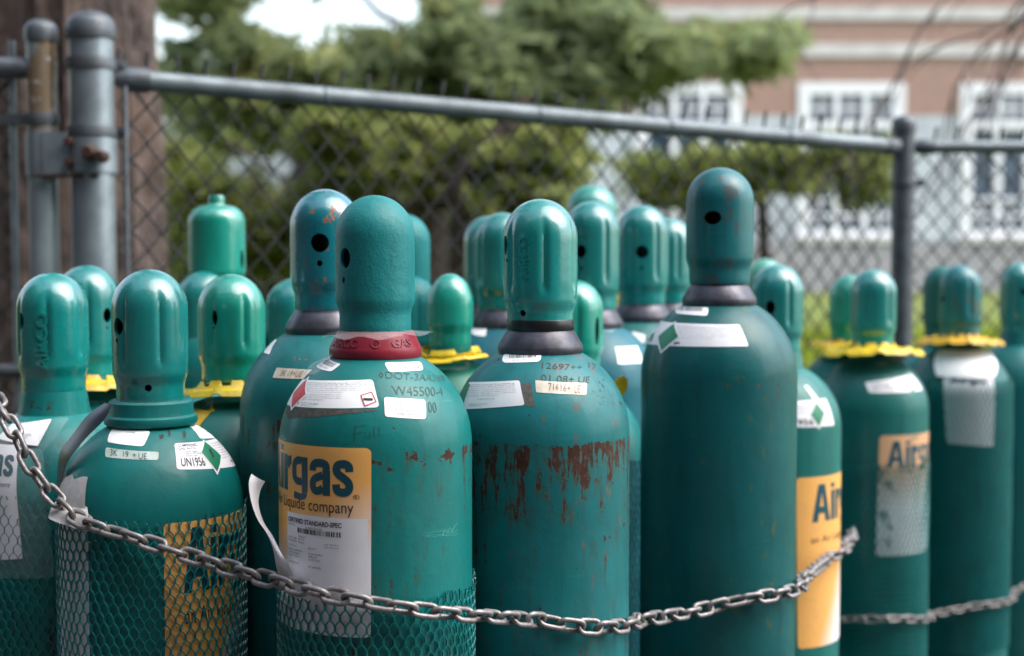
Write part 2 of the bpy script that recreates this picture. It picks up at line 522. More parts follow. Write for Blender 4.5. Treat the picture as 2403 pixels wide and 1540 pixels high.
revolve(bm, [(0.0, 6.5)] + [(0.30 + 0.09*(1-t)**2 + 0.16*max(0, 0.12-t)*6, 6.5*t) for t in [1-i/50 for i in range(51)]], 72, disp=bd)
obj('trunk', bm, bark_mat(), tr)
bm = bmesh.new()
for k in range(9):
    a = k*0.8
    limbs(bm, (0, 0, 4.0+0.25*k), (2.4*math.sin(a), 2.4*math.cos(a), 6.2+0.2*k), 0.10, 0.02, rng)
obj('limb', bm, M['branch'], tr)
crown('crown', [((2.6*rng.uniform(-1, 1), 2.6*rng.uniform(-1, 1), 6.8+1.5*rng.uniform(-1, 1)), (.7, .7, .45), 170, rng.uniform(.1, .7)) for k in range(32)], 0.075, M['leaf'], tr, rng)

def tree(name, label, foot, trunk, limbset, clumps, size, lmat, group=None, elong=1.6, seed=1):
    rng = random.Random(seed)
    t = empty(name, foot)
    tag(t, label, 'tree', group)
    F = Vector(foot)
    bm = bmesh.new()
    pts = [Vector(p) - F for p, r in trunk]
    tube(bm, catmull(pts, 5), [x for i in range(len(trunk)-1) for x in [trunk[i][1] + (trunk[i+1][1]-trunk[i][1])*k/5 for k in range(5)]] + [trunk[-1][1]], 12)
    obj('trunk', bm, M['branch'], t)
    if limbset:
        bm = bmesh.new()
        for a, b, r0, r1 in limbset:
            limbs(bm, Vector(a) - F, Vector(b) - F, r0, r1, rng)
        obj('limb', bm, M['branch'], t)
    cl = [((c[0]-F.x, c[1]-F.y, c[2]-F.z), rr, n, ti) for c, rr, n, ti in clumps]
    crown('crown', cl, size, lmat, t, rng, elong)
    return t

# 2. conifer, crown over the whole upper middle
rng = random.Random(11)
Yc = 11.0
f = at(1000, 600, Yc); foot = (f.x, Yc, gz(0, Yc))
cl = scatter(rng, 400, 620, 60, 330, 10.2, 12, 40, 26, 50, 120, .35, .9, GAPS)
cl += scatter(rng, 590, 1000, 95, 330, 10.2, 12, 70, 26, 56, 130, .3, .95, GAPS)
cl += scatter(rng, 860, 1400, 60, 300, 10, 12, 74, 28, 56, 140, .05, .7, GAPS)
cl += scatter(rng, 1180, 1560, 10, 190, 10, 12, 34, 28, 52, 140, .05, .55)
cl += scatter(rng, 1500, 1860, 75, 150, 10.2, 11.6, 34, 22, 38, 130, .35, .8)
cl += scatter(rng, 1250, 1500, 150, 215, 10.2, 11.6, 16, 22, 34, 120, .5, 1.0)
cl += scatter(rng, 400, 560, -60, 40, 10.2, 12, 16, 26, 44, 110, .3, .8, GAPS)
cl += scatter(rng, 400, 1300, -420, -60, 9.5, 12.5, 14, 40, 80, 120, .2, .7)
cl += scatter(rng, 1000, 1100, 10, 60, 10.2, 12, 5, 20, 30, 90, .3, .8)
lm = []
for (x, y, Y) in [(480, 120, 11.5), (560, 230, 10.8), (760, 200, 11.2), (640, 300, 11.0), (900, 120, 10.6), (1300, 90, 10.6), (1500, 60, 10.8), (1700, 130, 10.9), (1850, 100, 10.9), (1350, 200, 10.5), (800, -60, 11), (1200, -200, 11), (1600, -60, 10.4)]:
    yy = min(420, y + 190)
    lm.append((at(1020, yy, Yc), at(x, y, Y), 0.045, 0.010))
tree('evergreen_tree', 'large soft green evergreen with wide branches above the fence rail', foot,
     [(foot, 0.16), (at(1010, 420, Yc), 0.13), (at(1020, 200, Yc), 0.10), (at(1000, -100, Yc), 0.07), (at(1010, -420, Yc), 0.03)], lm, cl, 0.06, M['needle'], elong=2.4, seed=4)

# 3. leaning small tree close behind the fence
rng = random.Random(21)
Yl = 8.0
f = at(1020, 800, Yl); foot = (f.x, Yl, gz(0, Yl))
cl = scatter(rng, 1120, 1330, 305, 500, 7.6, 8.6, 60, 18, 34, 120, .3, .85, GAPS)
cl += scatter(rng, 400, 880, 330, 620, 8.2, 9.4, 80, 20, 38, 95, .3, .85, GAPS)
cl += scatter(rng, 700, 1180, 290, 420, 8, 9, 60, 20, 36, 110, .25, .8, GAPS)
tree('leaning_tree', 'small leafy tree with dark leaning trunk close behind the wire fence', foot,
     [(foot, 0.09), (at(1090, 560, Yl), 0.08), (at(1075, 430, Yl), 0.07), (at(1180, 310, Yl), 0.055), (at(1240, 230, Yl), 0.03)],
     [(at(1075, 430, Yl), at(900, 330, 8.6), .035, .01), (at(1120, 380, Yl), at(1300, 420, 8.0), .03, .01), (at(1085, 500, Yl), at(1250, 470, 7.9), .03, .01), (at(1085, 480, Yl), at(650, 500, 8.8), .03, .008),
      (at(1085, 440, Yl), at(500, 370, 8.8), .03, .008)], cl, 0.055, M['leaf'], seed=5)

# 4. dark thicket far behind, left half
rng = random.Random(31)
Yf = 15.0
f = at(700, 600, Yf); foot = (f.x, Yf, gz(0, Yf))
cl = scatter(rng, 380, 1260, 470, 740, 14, 17, 120, 40, 70, 130, .05, .6, [(1010, 560, 45, 60), (1132, 410, 25, 40)])
cl += scatter(rng, 780, 1320, 320, 500, 14, 17, 70, 36, 60, 120, .1, .7, GAPS)
cl += scatter(rng, 380, 800, 150, 470, 14, 17, 60, 34, 56, 110, .3, .9, GAPS)
tree('thicket_tree', 'dark brownish green thicket tree far behind the fence on the left', foot,
     [(foot, 0.2), (at(720, 400, Yf), 0.15), (at(700, 200, Yf), 0.06)],
     [(at(715, 500, Yf), at(500, 400, 15.5), .06, .02), (at(715, 480, Yf), at(1000, 400, 14.5), .06, .02), (at(715, 520, Yf), at(1200, 480, 14.5), .06, .02)], cl, 0.07, M['dark_leaf'], seed=6)

# 5. low evergreen branch clump in front of the windows
rng = random.Random(41)
Yg = 13.0
f = at(1800, 600, Yg); foot = (f.x, Yg, gz(0, Yg))
cl = scatter(rng, 1500, 2090, 350, 430, 12.5, 13.6, 50, 22, 36, 130, .25, .75)
cl += scatter(rng, 1520, 1680, 400, 470, 12.5, 13.6, 16, 18, 30, 110, .1, .55)
cl += scatter(rng, 1980, 2080, 420, 450, 12.5, 13.6, 5, 16, 24, 100, .1, .55)
tree('small_tree', 'low spreading green tree in front of the white wall and windows', foot,
     [(foot, 0.06), (at(1790, 520, Yg), 0.055), (at(1780, 420, Yg), 0.045), (at(1770, 360, Yg), 0.02)],
     [(at(1790, 460, Yg), at(1540, 380, 12.8), .03, .01), (at(1790, 450, Yg), at(2060, 400, 13.2), .03, .01)], cl, 0.06, M['leaf'], seed=8)

# 6. bare twigs at the upper right
rng = random.Random(51)
Yt = 6.5
f = at(2620, 800, Yt)
bt = empty('bare_tree', (f.x, Yt, gz(0, Yt)))
tag(bt, 'bare thin branched tree reaching in at the upper right before the brick wall', 'tree')
F0 = Vector(bt.location)
bm = bmesh.new()
base_top = at(2640, -260, Yt) - F0
tube(bm, catmull([(0, 0, 0), (0.02, 0, 1.2), at(2650, 100, Yt) - F0, base_top], 5), [0.06 - 0.0022*i for i in range(16)], 9)
obj('trunk', bm, M['branch'], bt)
bm = bmesh.new()
def twig(pts, r0):
    P = catmull([at(x, y, Y) - F0 for x, y, Y in pts], 6)
    n = len(P)
    tube(bm, P, [r0*(1-0.8*i/n) for i in range(n)], 6)
    for i in range(4, n-1, 3):
        d = (P[i+1]-P[i-1]).normalized()
        s = d*rng.uniform(.10, .26) + Vector((rng.uniform(-.13, .13), rng.uniform(-.1, .1), rng.uniform(-.20, -.02)))
        tube(bm, [P[i], P[i] + s*.5 + Vector((rng.gauss(0, .012), 0, .01)), P[i] + s], [r0*.4, r0*.3, r0*.15], 5)
twig([(2640, -200, 6.5), (2480, -40, 6.4), (2390, 50, 6.3), (2300, 120, 6.3), (2240, 210, 6.2), (2210, 330, 6.2)], 0.013)
twig([(2640, -120, 6.5), (2500, 20, 6.3), (2400, 90, 6.2), (2330, 210, 6.2), (2260, 300, 6.1), (2160, 470, 6.1)], 0.012)
twig([(2640, -260, 6.5), (2420, -120, 6.4), (2260, -30, 6.4), (2180, 40, 6.3), (2120, 150, 6.3), (2060, 280, 6.2)], 0.011)
twig([(2640, -150, 6.5), (2450, -50, 6.3), (2340, 60, 6.2), (2150, 140, 6.2), (2010, 330, 6.0), (1990, 370, 5.9), (1920, 420, 5.8)], 0.009)
twig([(2640, -230, 6.5), (2500, -150, 6.4), (2400, 20, 6.4), (2300, 240, 6.2), (2230, 420, 6.2)], 0.009)
twig([(2640, -60, 6.5), (2460, 100, 6.3), (2380, 160, 6.3), (2310, 260, 6.2)], 0.009)
twig([(2640, -260, 6.5), (2300, -150, 6.5), (2060, -60, 6.5), (1850, 20, 6.4), (1840, 60, 6.4)], 0.012)
obj('branch', bm, M['twig'], bt)

# grass tufts on the bank
rng = random.Random(61)
vs, fs, ti = [], [], []
for i in range(26000):
    y = 4.9 + 7.5*rng.random()**1.5
    x = rng.uniform(-0.45, 0.45)*y + (0.1*y)
    z = gz(x, y)
    h = rng.uniform(.08, .24); a = rng.uniform(0, 6.3); wv = rng.uniform(.006, .014)
    lx, ly = rng.gauss(0, .05), rng.gauss(0, .05)
    k = len(vs)
    vs += [(x-wv*math.cos(a), y-wv*math.sin(a), z-.01), (x+wv*math.cos(a), y+wv*math.sin(a), z-.01), (x+lx, y+ly, z+h)]
    fs.append((k, k+1, k+2)); ti.append(min(1, max(0, rng.gauss(.45 + .35*mnoise.noise(Vector((x*2, y*2, 0))), .2))))
me = bpy.data.meshes.new('grass'); me.from_pydata(vs, [], fs)
a_ = me.attributes.new('tint', 'FLOAT', 'FACE'); a_.data.foreach_set('value', ti)
me.materials.append(M['grass_leaf'])
o = bpy.data.objects.new('grass', me); C.objects.link(o)
tag(o, 'yellow green grass growing on the bank behind the fence', 'grass', kind='stuff')

# brick building with white ground storey
YB = 28.0
bx0, bx1 = at(1010, 600, YB).x, at(2403, 600, YB).x + 12
zc = lambda y: at(1800, y, YB).z
def building():
    b = empty('brick_building', ((bx0+bx1)/2, YB, 0.6))
    tag(b, 'brick building with white ground storey and white framed windows', 'building')
    X0, Y0_, Z0 = b.location
    wins = []
    for k in range(-1, 6):
        xl = 1497 + 380*k
        wins.append((at(xl, 400, YB).x, at(xl+238, 400, YB).x))
    wins = [w_ for w_ in wins if w_[0] > bx0+.2 and w_[1] < bx1-.2]
    wins.insert(0, (at(1215, 400, YB).x, at(1357, 400, YB).x)) if wins[0][0] > at(1400, 400, YB).x else None
    wt, wb = zc(198), zc(556)
    def wallpart(name, mat, z0, z1, dy=0.0):
        bm = bmesh.new()
        # front skin split round the window openings, then a deep body behind
        segs = []
        cur = bx0
        for (a, c) in wins:
            segs.append((cur, a)); cur = c
        segs.append((cur, bx1))
        lo, hi = max(z0, wb), min(z1, wt)
        for (a, c) in segs:
            if hi > lo: box(bm, a-X0, c-X0, dy, 0.35, lo-Z0, hi-Z0)
        if z0 < wb: box(bm, bx0-X0, bx1-X0, dy, 0.35, z0-Z0, min(z1, wb)-Z0)
        if z1 > wt: box(bm, bx0-X0, bx1-X0, dy, 0.35, max(z0, wt)-Z0, z1-Z0)
        return obj(name, bm, mat, b, smooth=False)
    zs = zc(272)
    wallpart('brick_wall', M['brick'], zs, 11.0)
    wallpart('white_wall', M['white_wall'], zc(566), zs)
    bm = bmesh.new(); box(bm, bx0-X0-.05, bx1-X0+.05, -0.10, 0.35, -0.3, zc(568)-Z0); obj('stone_base', bm, M['stone_base'], b, smooth=False)
    bm = bmesh.new(); box(bm, bx0-X0+.02, bx1-X0-.02, 0.5, 9.0, -0.3, 10.9-Z0); obj('building_core', bm, M['brick'], b, smooth=False)
    for (ya, yb_) in ((18, 47), (104, 134)):
        bm = bmesh.new(); box(bm, bx0-X0-.04, bx1-X0+.04, -0.06, 0.2, zc(yb_)-Z0, zc(ya)-Z0); obj('stone_band', bm, M['limestone'], b, smooth=False)
    bm = bmesh.new(); box(bm, bx0-X0-.3, bx1-X0+.3, -0.3, 9.3, 11.0-Z0, 11.3-Z0); obj('roof', bm, M['limestone'], b, smooth=False)
    for (a, c) in wins:
        a -= X0; c -= X0
        z0, z1 = wb-Z0, wt-Z0
        bm = bmesh.new()
        fw = 0.20
        box(bm, a-.05, c+.05, -0.05, 0.10, z1-fw, z1+.03)
        box(bm, a-.05, a+fw, -0.05, 0.10, z0, z1-fw)
        box(bm, c-fw, c+.05, -0.05, 0.10, z0, z1-fw)
        box(bm, a+fw, c-fw, -0.05, 0.10, z0, z0+.12)
        n = 3 if c-a > 1.5 else 2
        iw = (c-a-2*fw-(n-1)*0.13)/n
        zt = z1-fw-0.52                      # transom
        box(bm, a+fw, c-fw, -0.04, 0.09, zt-.16, zt)
        for k in range(1, n):
            xx = a+fw+k*iw+(k-1)*0.13
            box(bm, xx, xx+.13, -0.045, 0.095, z0+.12, zt-.16); box(bm, xx, xx+.13, -0.045, 0.095, zt, z1-fw)
        fr = obj('window', bm, M['window_white'], b, smooth=False)
        for k in range(n):
            bm = bmesh.new()
            xa = a+fw+k*(iw+.13); xm = xa+iw/2
            box(bm, xm-.028, xm+.028, .0, .06, zt, z1-fw)
            box(bm, xa, xm-.028, .0, .06, zt+.235, zt+.285); box(bm, xm+.028, xa+iw, .0, .06, zt+.235, zt+.285)
            obj('muntin', bm, M['window_white'], fr, smooth=False); bm = bmesh.new()
            zl = z0+.12
            for q in (0.30, 0.62):
                box(bm, xa, xa+iw, .0, .06, zl+q-.03, zl+q+.03)
            box(bm, xm-.026, xm+.026, .0, .06, zl, zl+.27)
            box(bm, xm-.026, xm+.026, .0, .06, zl+.33, zl+.59)
            obj('muntin', bm, M['window_white'], fr, smooth=False)
        bm = bmesh.new(); box(bm, a+.02, c-.02, 0.07, 0.09, z0+.02, z1-.02); obj('pane', bm, M['glass'], fr, smooth=False)
        bm = bmesh.new(); box(bm, a-.12, c+.12, -0.16, 0.05, z0-.12, z0-.003); obj('sill', bm, M['limestone'], fr, smooth=False)
building()

# pale house far behind the left trees
hx0, hx1 = at(380, 500, 42).x, at(800, 500, 42).x
hb = empty('white_house', ((hx0+hx1)/2, 42, .7))
tag(hb, 'white house far off behind the trees left of the evergreen', 'building')
hw = (hx1-hx0)/2
bm = bmesh.new(); box(bm, -hw, hw, 0, 7, -0.1, 4.6); obj('wall', bm, M['white_wall'], hb, smooth=False)
bm = bmesh.new()
v = [bm.verts.new(p) for p in ((-hw-.3, -.4, 4.6), (hw+.3, -.4, 4.6), (hw+.3, 7.4, 4.6), (-hw-.3, 7.4, 4.6), (-hw-.3, 3.5, 6.4), (hw+.3, 3.5, 6.4))]
for q in ((0, 1, 5, 4), (2, 3, 4, 5), (0, 4, 3), (1, 2, 5), (0, 3, 2, 1)): bm.faces.new([v[i] for i in q])
obj('roof', bm, M['limestone'], hb, smooth=False)
for k in range(3):
    bm = bmesh.new(); xx = -hw*0.6 + k*hw*0.6
    box(bm, xx-.45, xx+.45, -.03, .02, 1.2, 2.7); obj('window', bm, M['glass'], hb, smooth=False)

# unseen dark blocks added behind and left of the camera to shape reflections and shade
bb = empty('unseen_shade_block', (0, -6, 0))
tag(bb, 'unseen dark block added behind the camera to shape reflections and shade', 'building')
bm = bmesh.new(); box(bm, -16, 16, -8, 0, 0, 12.5); obj('wall', bm, plain('shade_block_dark', (.03, .022, .02), .9), bb, smooth=False)  # added block, kept near black so the paint reflects little
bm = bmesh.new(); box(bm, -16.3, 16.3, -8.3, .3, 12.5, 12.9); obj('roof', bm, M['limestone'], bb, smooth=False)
bm = bmesh.new(); box(bm, -15, -7, .01, 10, 0, 9.5); obj('wall', bm, plain('shade_block_side', (.03, .022, .02), .9), bb, smooth=False)  # unseen left wing, added to darken the cylinders' left sides
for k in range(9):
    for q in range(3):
        bm = bmesh.new(); xx = -14 + 3.5*k; box(bm, xx-.6, xx+.6, -.02, .03, 1+3*q, 2.9+3*q); obj('window', bm, M['glass'], bb, smooth=False)  # panes made up along with the unseen block

# ------------------------------------------------------------------ fence
ZR = lambda x: 1.814 + (1.752-1.814)*(x-fx0)/(fx1-fx0)
pA = at(215, 188, 2.95); pB = at(2121, 345, 3.95)
fx0, fx1 = pA.x, pB.x
fence = empty('chain_link_fence', (pA.x, pA.y, 0))
tag(fence, 'long chain link fence with thick grey top rail behind the cylinders', 'fence')
O = Vector(fence.location)
def post(parent, x, y, ztop, rad, mat, capmat, z0=0.0, name='post'):
    bm = bmesh.new()
    revolve(bm, [(0, ztop), (rad, ztop)] + [(rad, z0 + (ztop-z0)*(1-i/6)) for i in range(1, 7)] + [(0, z0)], 48, center=(x, y, 0))
    p = obj(name, bm, mat, parent)
    bm = bmesh.new()
    rc = rad*1.10
    prof = [(0, ztop+rc*0.78)] + [(rc*math.sin(a), ztop+.012+rc*0.70*math.cos(a)) for a in [PI/2*k/8 for k in range(1, 9)]] + [(rc*1.03, ztop+.006), (rc*1.03, ztop-.004), (rc, ztop-.012), (rad*.98, ztop-.012)]
    revolve(bm, prof, 48, center=(x, y, 0))
    obj('post_cap', bm, capmat, p)
    return p
def band(parent, x, y, z, rad, h, mat, tabdir, tablen=0.03, thick=0.0045):
    bm = bmesh.new()
    revolve(bm, [(rad, z+h/2), (rad+thick*.8, z+h/2), (rad+thick, z+h*.3), (rad+thick, z-h*.3), (rad+thick*.8, z-h/2), (rad, z-h/2)], 48, closed=True, center=(x, y, 0))
    a = Vector((x, y, z)) + Vector(tabdir)*(rad*0.9)
    b = Vector((x, y, z)) + Vector(tabdir)*(rad+tablen)
    n = Vector((-tabdir[1], tabdir[0], 0))*0.006
    v = [bm.verts.new(q) for q in (a-n+Vector((0, 0, -h/2)), b-n+Vector((0, 0, -h*.42)), b+n+Vector((0, 0, -h*.42)), a+n+Vector((0, 0, -h/2)),
                                   a-n+Vector((0, 0, h/2)), b-n+Vector((0, 0, h*.42)), b+n+Vector((0, 0, h*.42)), a+n+Vector((0, 0, h/2)))]
    for q in ((0, 3, 2, 1), (4, 5, 6, 7), (0, 1, 5, 4), (1, 2, 6, 5), (2, 3, 7, 6), (3, 0, 4, 7)): bm.faces.new([v[i] for i in q])
    m = a.lerp(b, .7)
    tube(bm, [m-n*2.2, m-n*1.1, m+n*1.1, m+n*2.2], 0.0075, 6)
    return obj('band', bm, mat, parent)
fd = Vector((pB.x-pA.x, pB.y-pA.y, 0)).normalized()
p1 = post(fence, 0, 0, at(215, 78, 2.95).z, 0.0445, M['galv'], M['galv_dark'])
band(p1, 0, 0, at(215, 150, 2.95).z, 0.0445, 0.024, M['galv_dark'], tuple(fd))
band(p1, 0, 0, at(215, 310, 2.95).z, 0.0445, 0.022, M['galv_dark'], tuple(fd), 0.032)
band(p1, 0, 0, 1.10, 0.0445, 0.022, M['galv_dark'], tuple(fd))
band(p1, 0, 0, 0.65, 0.0445, 0.022, M['galv_dark'], tuple(fd))
p2 = post(fence, pB.x-O.x, pB.y-O.y, at(2121, 300, 3.95).z, 0.030, M['galv_dark'], M['galv_dark'])
rs = Vector((0, 0, at(345, 189, 3.0).z)) + fd*0.085
re = Vector((pB.x-O.x, pB.y-O.y, pB.z)) - fd*0.035
bm = bmesh.new()
tube(bm, [rs.lerp(re, i/12) for i in range(13)], 0.0215, 20)
rail = obj('top_rail', bm, M['rail'], fence)
bm = bmesh.new()
tube(bm, [rs-fd*0.045, rs-fd*.030, rs-fd*.012, rs+fd*0.03], [0.008, 0.018, 0.0265, 0.0265], 16)
obj('rail_end', bm, M['galv_dark'], rail)
bm = bmesh.new()
tube(bm, [re+fd*0.02, re+fd*.006, re-fd*.03], [0.010, 0.025, 0.025], 16)
obj('rail_end', bm, M['galv_dark'], rail)
bm = bmesh.new()
tube(bm, [Vector((0.047, 0.004, 0.05)) + fd*.02, Vector((0.047, 0.004, 1.80)) + fd*.02], 0.006, 6)
obj('tension_bar', bm, M['galv_dark'], fence)
rng = random.Random(71)
for fr_ in (0.20, 0.46, 0.64, 0.82):
    c_ = rs.lerp(re, fr_); bm = bmesh.new()
    pts = []
    for k in range(15):
        a = -0.6 + k*2*PI*1.15/14
        pts.append(c_ + fd*(0.0022*k-0.01) + Vector((-fd.y, fd.x, 0))*math.cos(a)*0.0235 + Vector((0, 0, math.sin(a)*0.0235)))
    pts.append(pts[-1] + Vector((0.02, -0.01, -.03))); pts.insert(0, pts[0] + Vector((-.012, -.012, 0.02)))
    tube(bm, pts, 0.0019, 6)
    obj('tie_wire', bm, M['galv'], fence)
def chain_link(parent, a, dirv, length, ztop, zbot, mat, px=0.031, pz=0.076, tip=0.040, slope=0.0):
    """zigzag wires woven into diamonds, one object; a: start point in the parent's space"""
    bm = bmesh.new()
    nrm = Vector((-dirv[1], dirv[0], 0))
    D = Vector(dirv)
    n = int(length/px)
    rows = int((ztop-zbot)/(pz/2))
    for i in range(n):
        pts = []
        for j in range(rows+1):
            s = (i + 0.5 + (0.5 if (j+i) % 2 else -0.5)*1.04)*px
            zt = ztop + slope*s
            z = zt - j*pz/2
            jog = math.sin(i*1.7)*0.002 + 0.006*mnoise.noise(Vector((s*2, z*2, 3)))
            p = a + D*s + nrm*((0.0022 if j % 2 else -0.0022) + jog*.6 + 0.004*mnoise.noise(Vector((s*5, z*5, 0)))) + Vector((0, 0, z + jog))
            pts.append(p)
        top = pts[0]
        if i % 2 == 0: pts = [top + D*0.006 + Vector((0, 0, tip)), top + D*0.002 + Vector((0, 0, tip*.45))] + pts
        tube(bm, pts, [(0.0031 if k > 1 else 0.0046) for k in range(len(pts))], 5, caps=False)
    return obj('wire_mesh', bm, mat, parent, smooth=True, angle=None)
back = Vector((-fd.y, fd.x, 0))*0.024
L = (re-rs).length
chain_link(fence, Vector((0, 0, 0)) + back + fd*0.055, tuple(fd), L+.03, rs.z+0.026, 0.05, M['wire'], slope=(re.z-rs.z)/L)

f2 = empty('chain_link_fence', (pB.x, pB.y, 0))
tag(f2, 'short stretch of chain link fence right of the dark corner post', 'fence')
s0 = Vector((0.035, 0, pB.z)); s1 = Vector((1.9, 0.10, pB.z+.003))
bm = bmesh.new(); tube(bm, [s0.lerp(s1, i/6) for i in range(7)], 0.0175, 16); r2 = obj('top_rail', bm, M['rail'], f2)
bm = bmesh.new(); tube(bm, [s0 + Vector((x, 0, 0)) for x in (-.01, .008, .045)], [.010, .022, .022], 14); obj('rail_end', bm, M['galv_dark'], r2)
chain_link(f2, Vector((0.03, 0.022, 0)), Vector((1.865, .10, 0)).normalized(), 1.85, pB.z+.02, 0.05, M['wire'])
post(f2, 1.93, 0.10, pB.z+.06, 0.030, M['galv_dark'], M['galv_dark'])
band(f2, 0, 0, at(2121, 430, 3.95).z, 0.0302, 0.02, M['galv_dark'], (1, 0, 0))

# gate to the left of the thick post
g0 = at(100, 300, 2.95)
gate = empty('chain_link_gate', (g0.x, g0.y, 0))
tag(gate, 'chain link gate with worn hinge post at the left edge', 'gate')
def worn_galv():
    t = NT('worn_galv')
    n1 = t.noise(1, stretch=(24, 24, 9), detail=5); zz = t.z()[2]
    c = t.mix(t.step(n1, .3, .7), (0.33, 0.40, 0.43), (0.22, 0.26, 0.28))
    m = t.math('MULTIPLY', t.step(n1, .42, .50), t.step(zz, 1.66, 1.76))
    c = t.mix(m, c, (0.26, 0.19, 0.12)); c = t.mix(t.math('MULTIPLY', t.step(t.noise(50), .6, .65), t.step(zz, 1.6, 1.75)), c, (0.75, 0.72, 0.70))
    t.base(c); t.rough(0.45); t.p.inputs['Metallic'].default_value = 0.4
    t.bump(n1, .5, .002)
    return t.m
gp = post(gate, 0, 0, at(100, 85, 2.95).z, 0.0300, worn_galv(), M['galv_dark'])
zr = at(30, 160, 2.95).z
bm = bmesh.new(); tube(bm, [(-1.3, 0, zr), (-.5, 0, zr), (-.045, 0, zr), (-.012, 0, zr-.006)], [.021, .021, .023, .014], 16); obj('top_rail', bm, M['galv_dark'], gate)
zl = at(30, 870, 2.95).z
bm = bmesh.new(); tube(bm, [(-1.3, 0, zl), (-.5, 0, zl), (-.03, 0, zl)], .014, 14); obj('middle_rail', bm, M['galv_dark'], gate)
bm = bmesh.new(); tube(bm, [(-.062, .004, 0.1), (-.063, .004, 1.0), (-.062, .004, at(30, 95, 2.95).z)], .0075, 10); obj('tension_bar', bm, M['galv'], gate)
band(gate, 0, 0, at(100, 280, 2.95).z, 0.0302, 0.022, M['galv_dark'], (-1, 0, 0), 0.09)
chain_link(gate, Vector((-1.3, .01, 0)), (1, 0, 0), 1.25, zr-.01, 0.1, M['wire'])
# hinge: plate round the gate post, strap and bolts on the thick post
zt, zb = at(100, 313, 2.95).z, at(100, 413, 2.95).z
bm = bmesh.new()
revolve(bm, [(0.030, zt), (0.0335, zt), (0.0335, zb), (0.030, zb)], 40, closed=True)
box(bm, 0.010, 0.060, -0.036, -0.031, zb, zt)
hg = obj('hinge', bm, M['galv'], gate)
bm = bmesh.new(); box(bm, 0.0, 0.125, -0.044, -0.037, zb-.006, zb+.001); obj('hinge_lip', bm, M['rusty'], hg, smooth=False)
for zz in (zt-.02, zb+.025):
    bm = bmesh.new(); tube(bm, [(0.066, -0.052, zz), (0.066, -0.044, zz), (.066, -.02, zz)], [0.008, .010, .010], 6); obj('bolt', bm, M['rusty'], hg, smooth=False)
bm = bmesh.new()
x1 = pA.x-g0.x
revolve(bm, [(0.046, zt-.012), (0.050, zt-.012), (0.050, zb+.006), (0.046, zb+.006)], 40, closed=True, center=(x1, 0, 0))
hs_ = obj('hinge_strap', bm, M['galv'], hg)
for (xx, zz, rr) in ((.012, (zt+zb)/2, .016), (.036, (zt+zb)/2-.008, .013)):
    bm = bmesh.new(); tube(bm, [(x1+xx, -0.085, zz), (x1+xx, -.070, zz), (x1+xx, -.045, zz)], [rr*.7, rr, rr], 8); obj('bolt', bm, M['rusty'], hs_)

# ------------------------------------------------------------------ gas cylinders
def profile(s, ring=True):
    """body profile (r, z) with z = 0 at the base of the cap; s scales radii"""
    top = -0.030
    r = 0.1175*s
    b = 0.120
    zc_ = top - 0.107*1.0
    pts = [(0.0, top+.004), (0.040*s, top+.004), (0.052*s, top)]
    a0 = math.asin(0.053/0.1175)
    zs_ = top - 0.0 - b*math.cos(a0)
    for k in range(1, 19):
        a = a0 + (PI/2-a0)*k/18
        pts.append((r*math.sin(a), zs_ + b*math.cos(a)))
    return pts, zs_
class Surf:
    """point on a surface of revolution from (theta, s)"""
    def __init__(s, axis, prof):
        s.ax = axis; s.prof = prof
        s.cum = [0]
        for (r0, z0), (r1, z1) in zip(prof[:-1], prof[1:]):
            s.cum.append(s.cum[-1] + math.hypot(r1-r0, z1-z0))
    def rz(s, q):
        c = s.cum
        if q <= 0: i = 0
        elif q >= c[-1]: i = len(c)-2
        else:
            lo, hi = 0, len(c)-1
            while hi-lo > 1:
                m = (lo+hi)//2
                if c[m] <= q: lo = m
                else: hi = m
            i = lo
        (r0, z0), (r1, z1) = s.prof[i], s.prof[i+1]
        L_ = c[i+1]-c[i] or 1e-9
        t = (q-c[i])/L_
        return r0+(r1-r0)*t, z0+(z1-z0)*t, (r1-r0)/L_, (z1-z0)/L_
    def pt(s, th, q, off=0.0):
        r, z, dr, dz = s.rz(q)
        nr, nz = -dz, dr
        if nr < 0: nr, nz = -nr, -nz
        r += nr*off; z += nz*off
        return Vector((r*math.sin(th), -r*math.cos(th), z))
    def s_of_z(s, z):
        for i in range(len(s.prof)-1):
            (r0, z0), (r1, z1) = s.prof[i], s.prof[i+1]
            if z1 <= z <= z0 and z0 > z1: return s.cum[i] + (z0-z)/(z0-z1)*(s.cum[i+1]-s.cum[i])
        return s.cum[-1]
    def r_of_z(s, z):
        for i in range(len(s.prof)-1):
            (r0, z0), (r1, z1) = s.prof[i], s.prof[i+1]
            if z1 <= z <= z0 and z0 > z1: return r0 + (r1-r0)*(z0-z)/(z0-z1)
        return 0 if z > s.prof[0][1] else s.prof[-1][0]
    def hit(s, x, y):
        d = ray(x, y); o = Vector((0, 0, CAMZ)) - s.ax
        # march between the entry and exit of the bounding cylinder
        R_ = max(p[0] for p in s.prof)
        a = d.x**2+d.y**2; b = 2*(o.x*d.x+o.y*d.y); c = o.x**2+o.y**2-R_*R_
        disc = b*b-4*a*c
        if disc <= 0:
            th = math.copysign(PI/2, (o + d*(-b/(2*a))).x)
            p = o + d*(-b/(2*a))
            return th, s.s_of_z(p.z)
        t0 = (-b-math.sqrt(disc))/(2*a); t1 = (-b+math.sqrt(disc))/(2*a)
        N = 400
        for k in range(N+1):
            t = t0 + (t1-t0)*k/N
            p = o + d*t
            if p.z < s.prof[0][1] and math.hypot(p.x, p.y) <= s.r_of_z(p.z)+1e-6:
                return math.atan2(p.x, -p.y), s.s_of_z(p.z)
        p = o + d*((t0+t1)/2)
        return math.atan2(p.x, -p.y) if abs(p.x) < R_ else math.copysign(PI/2, p.x), s.s_of_z(p.z)

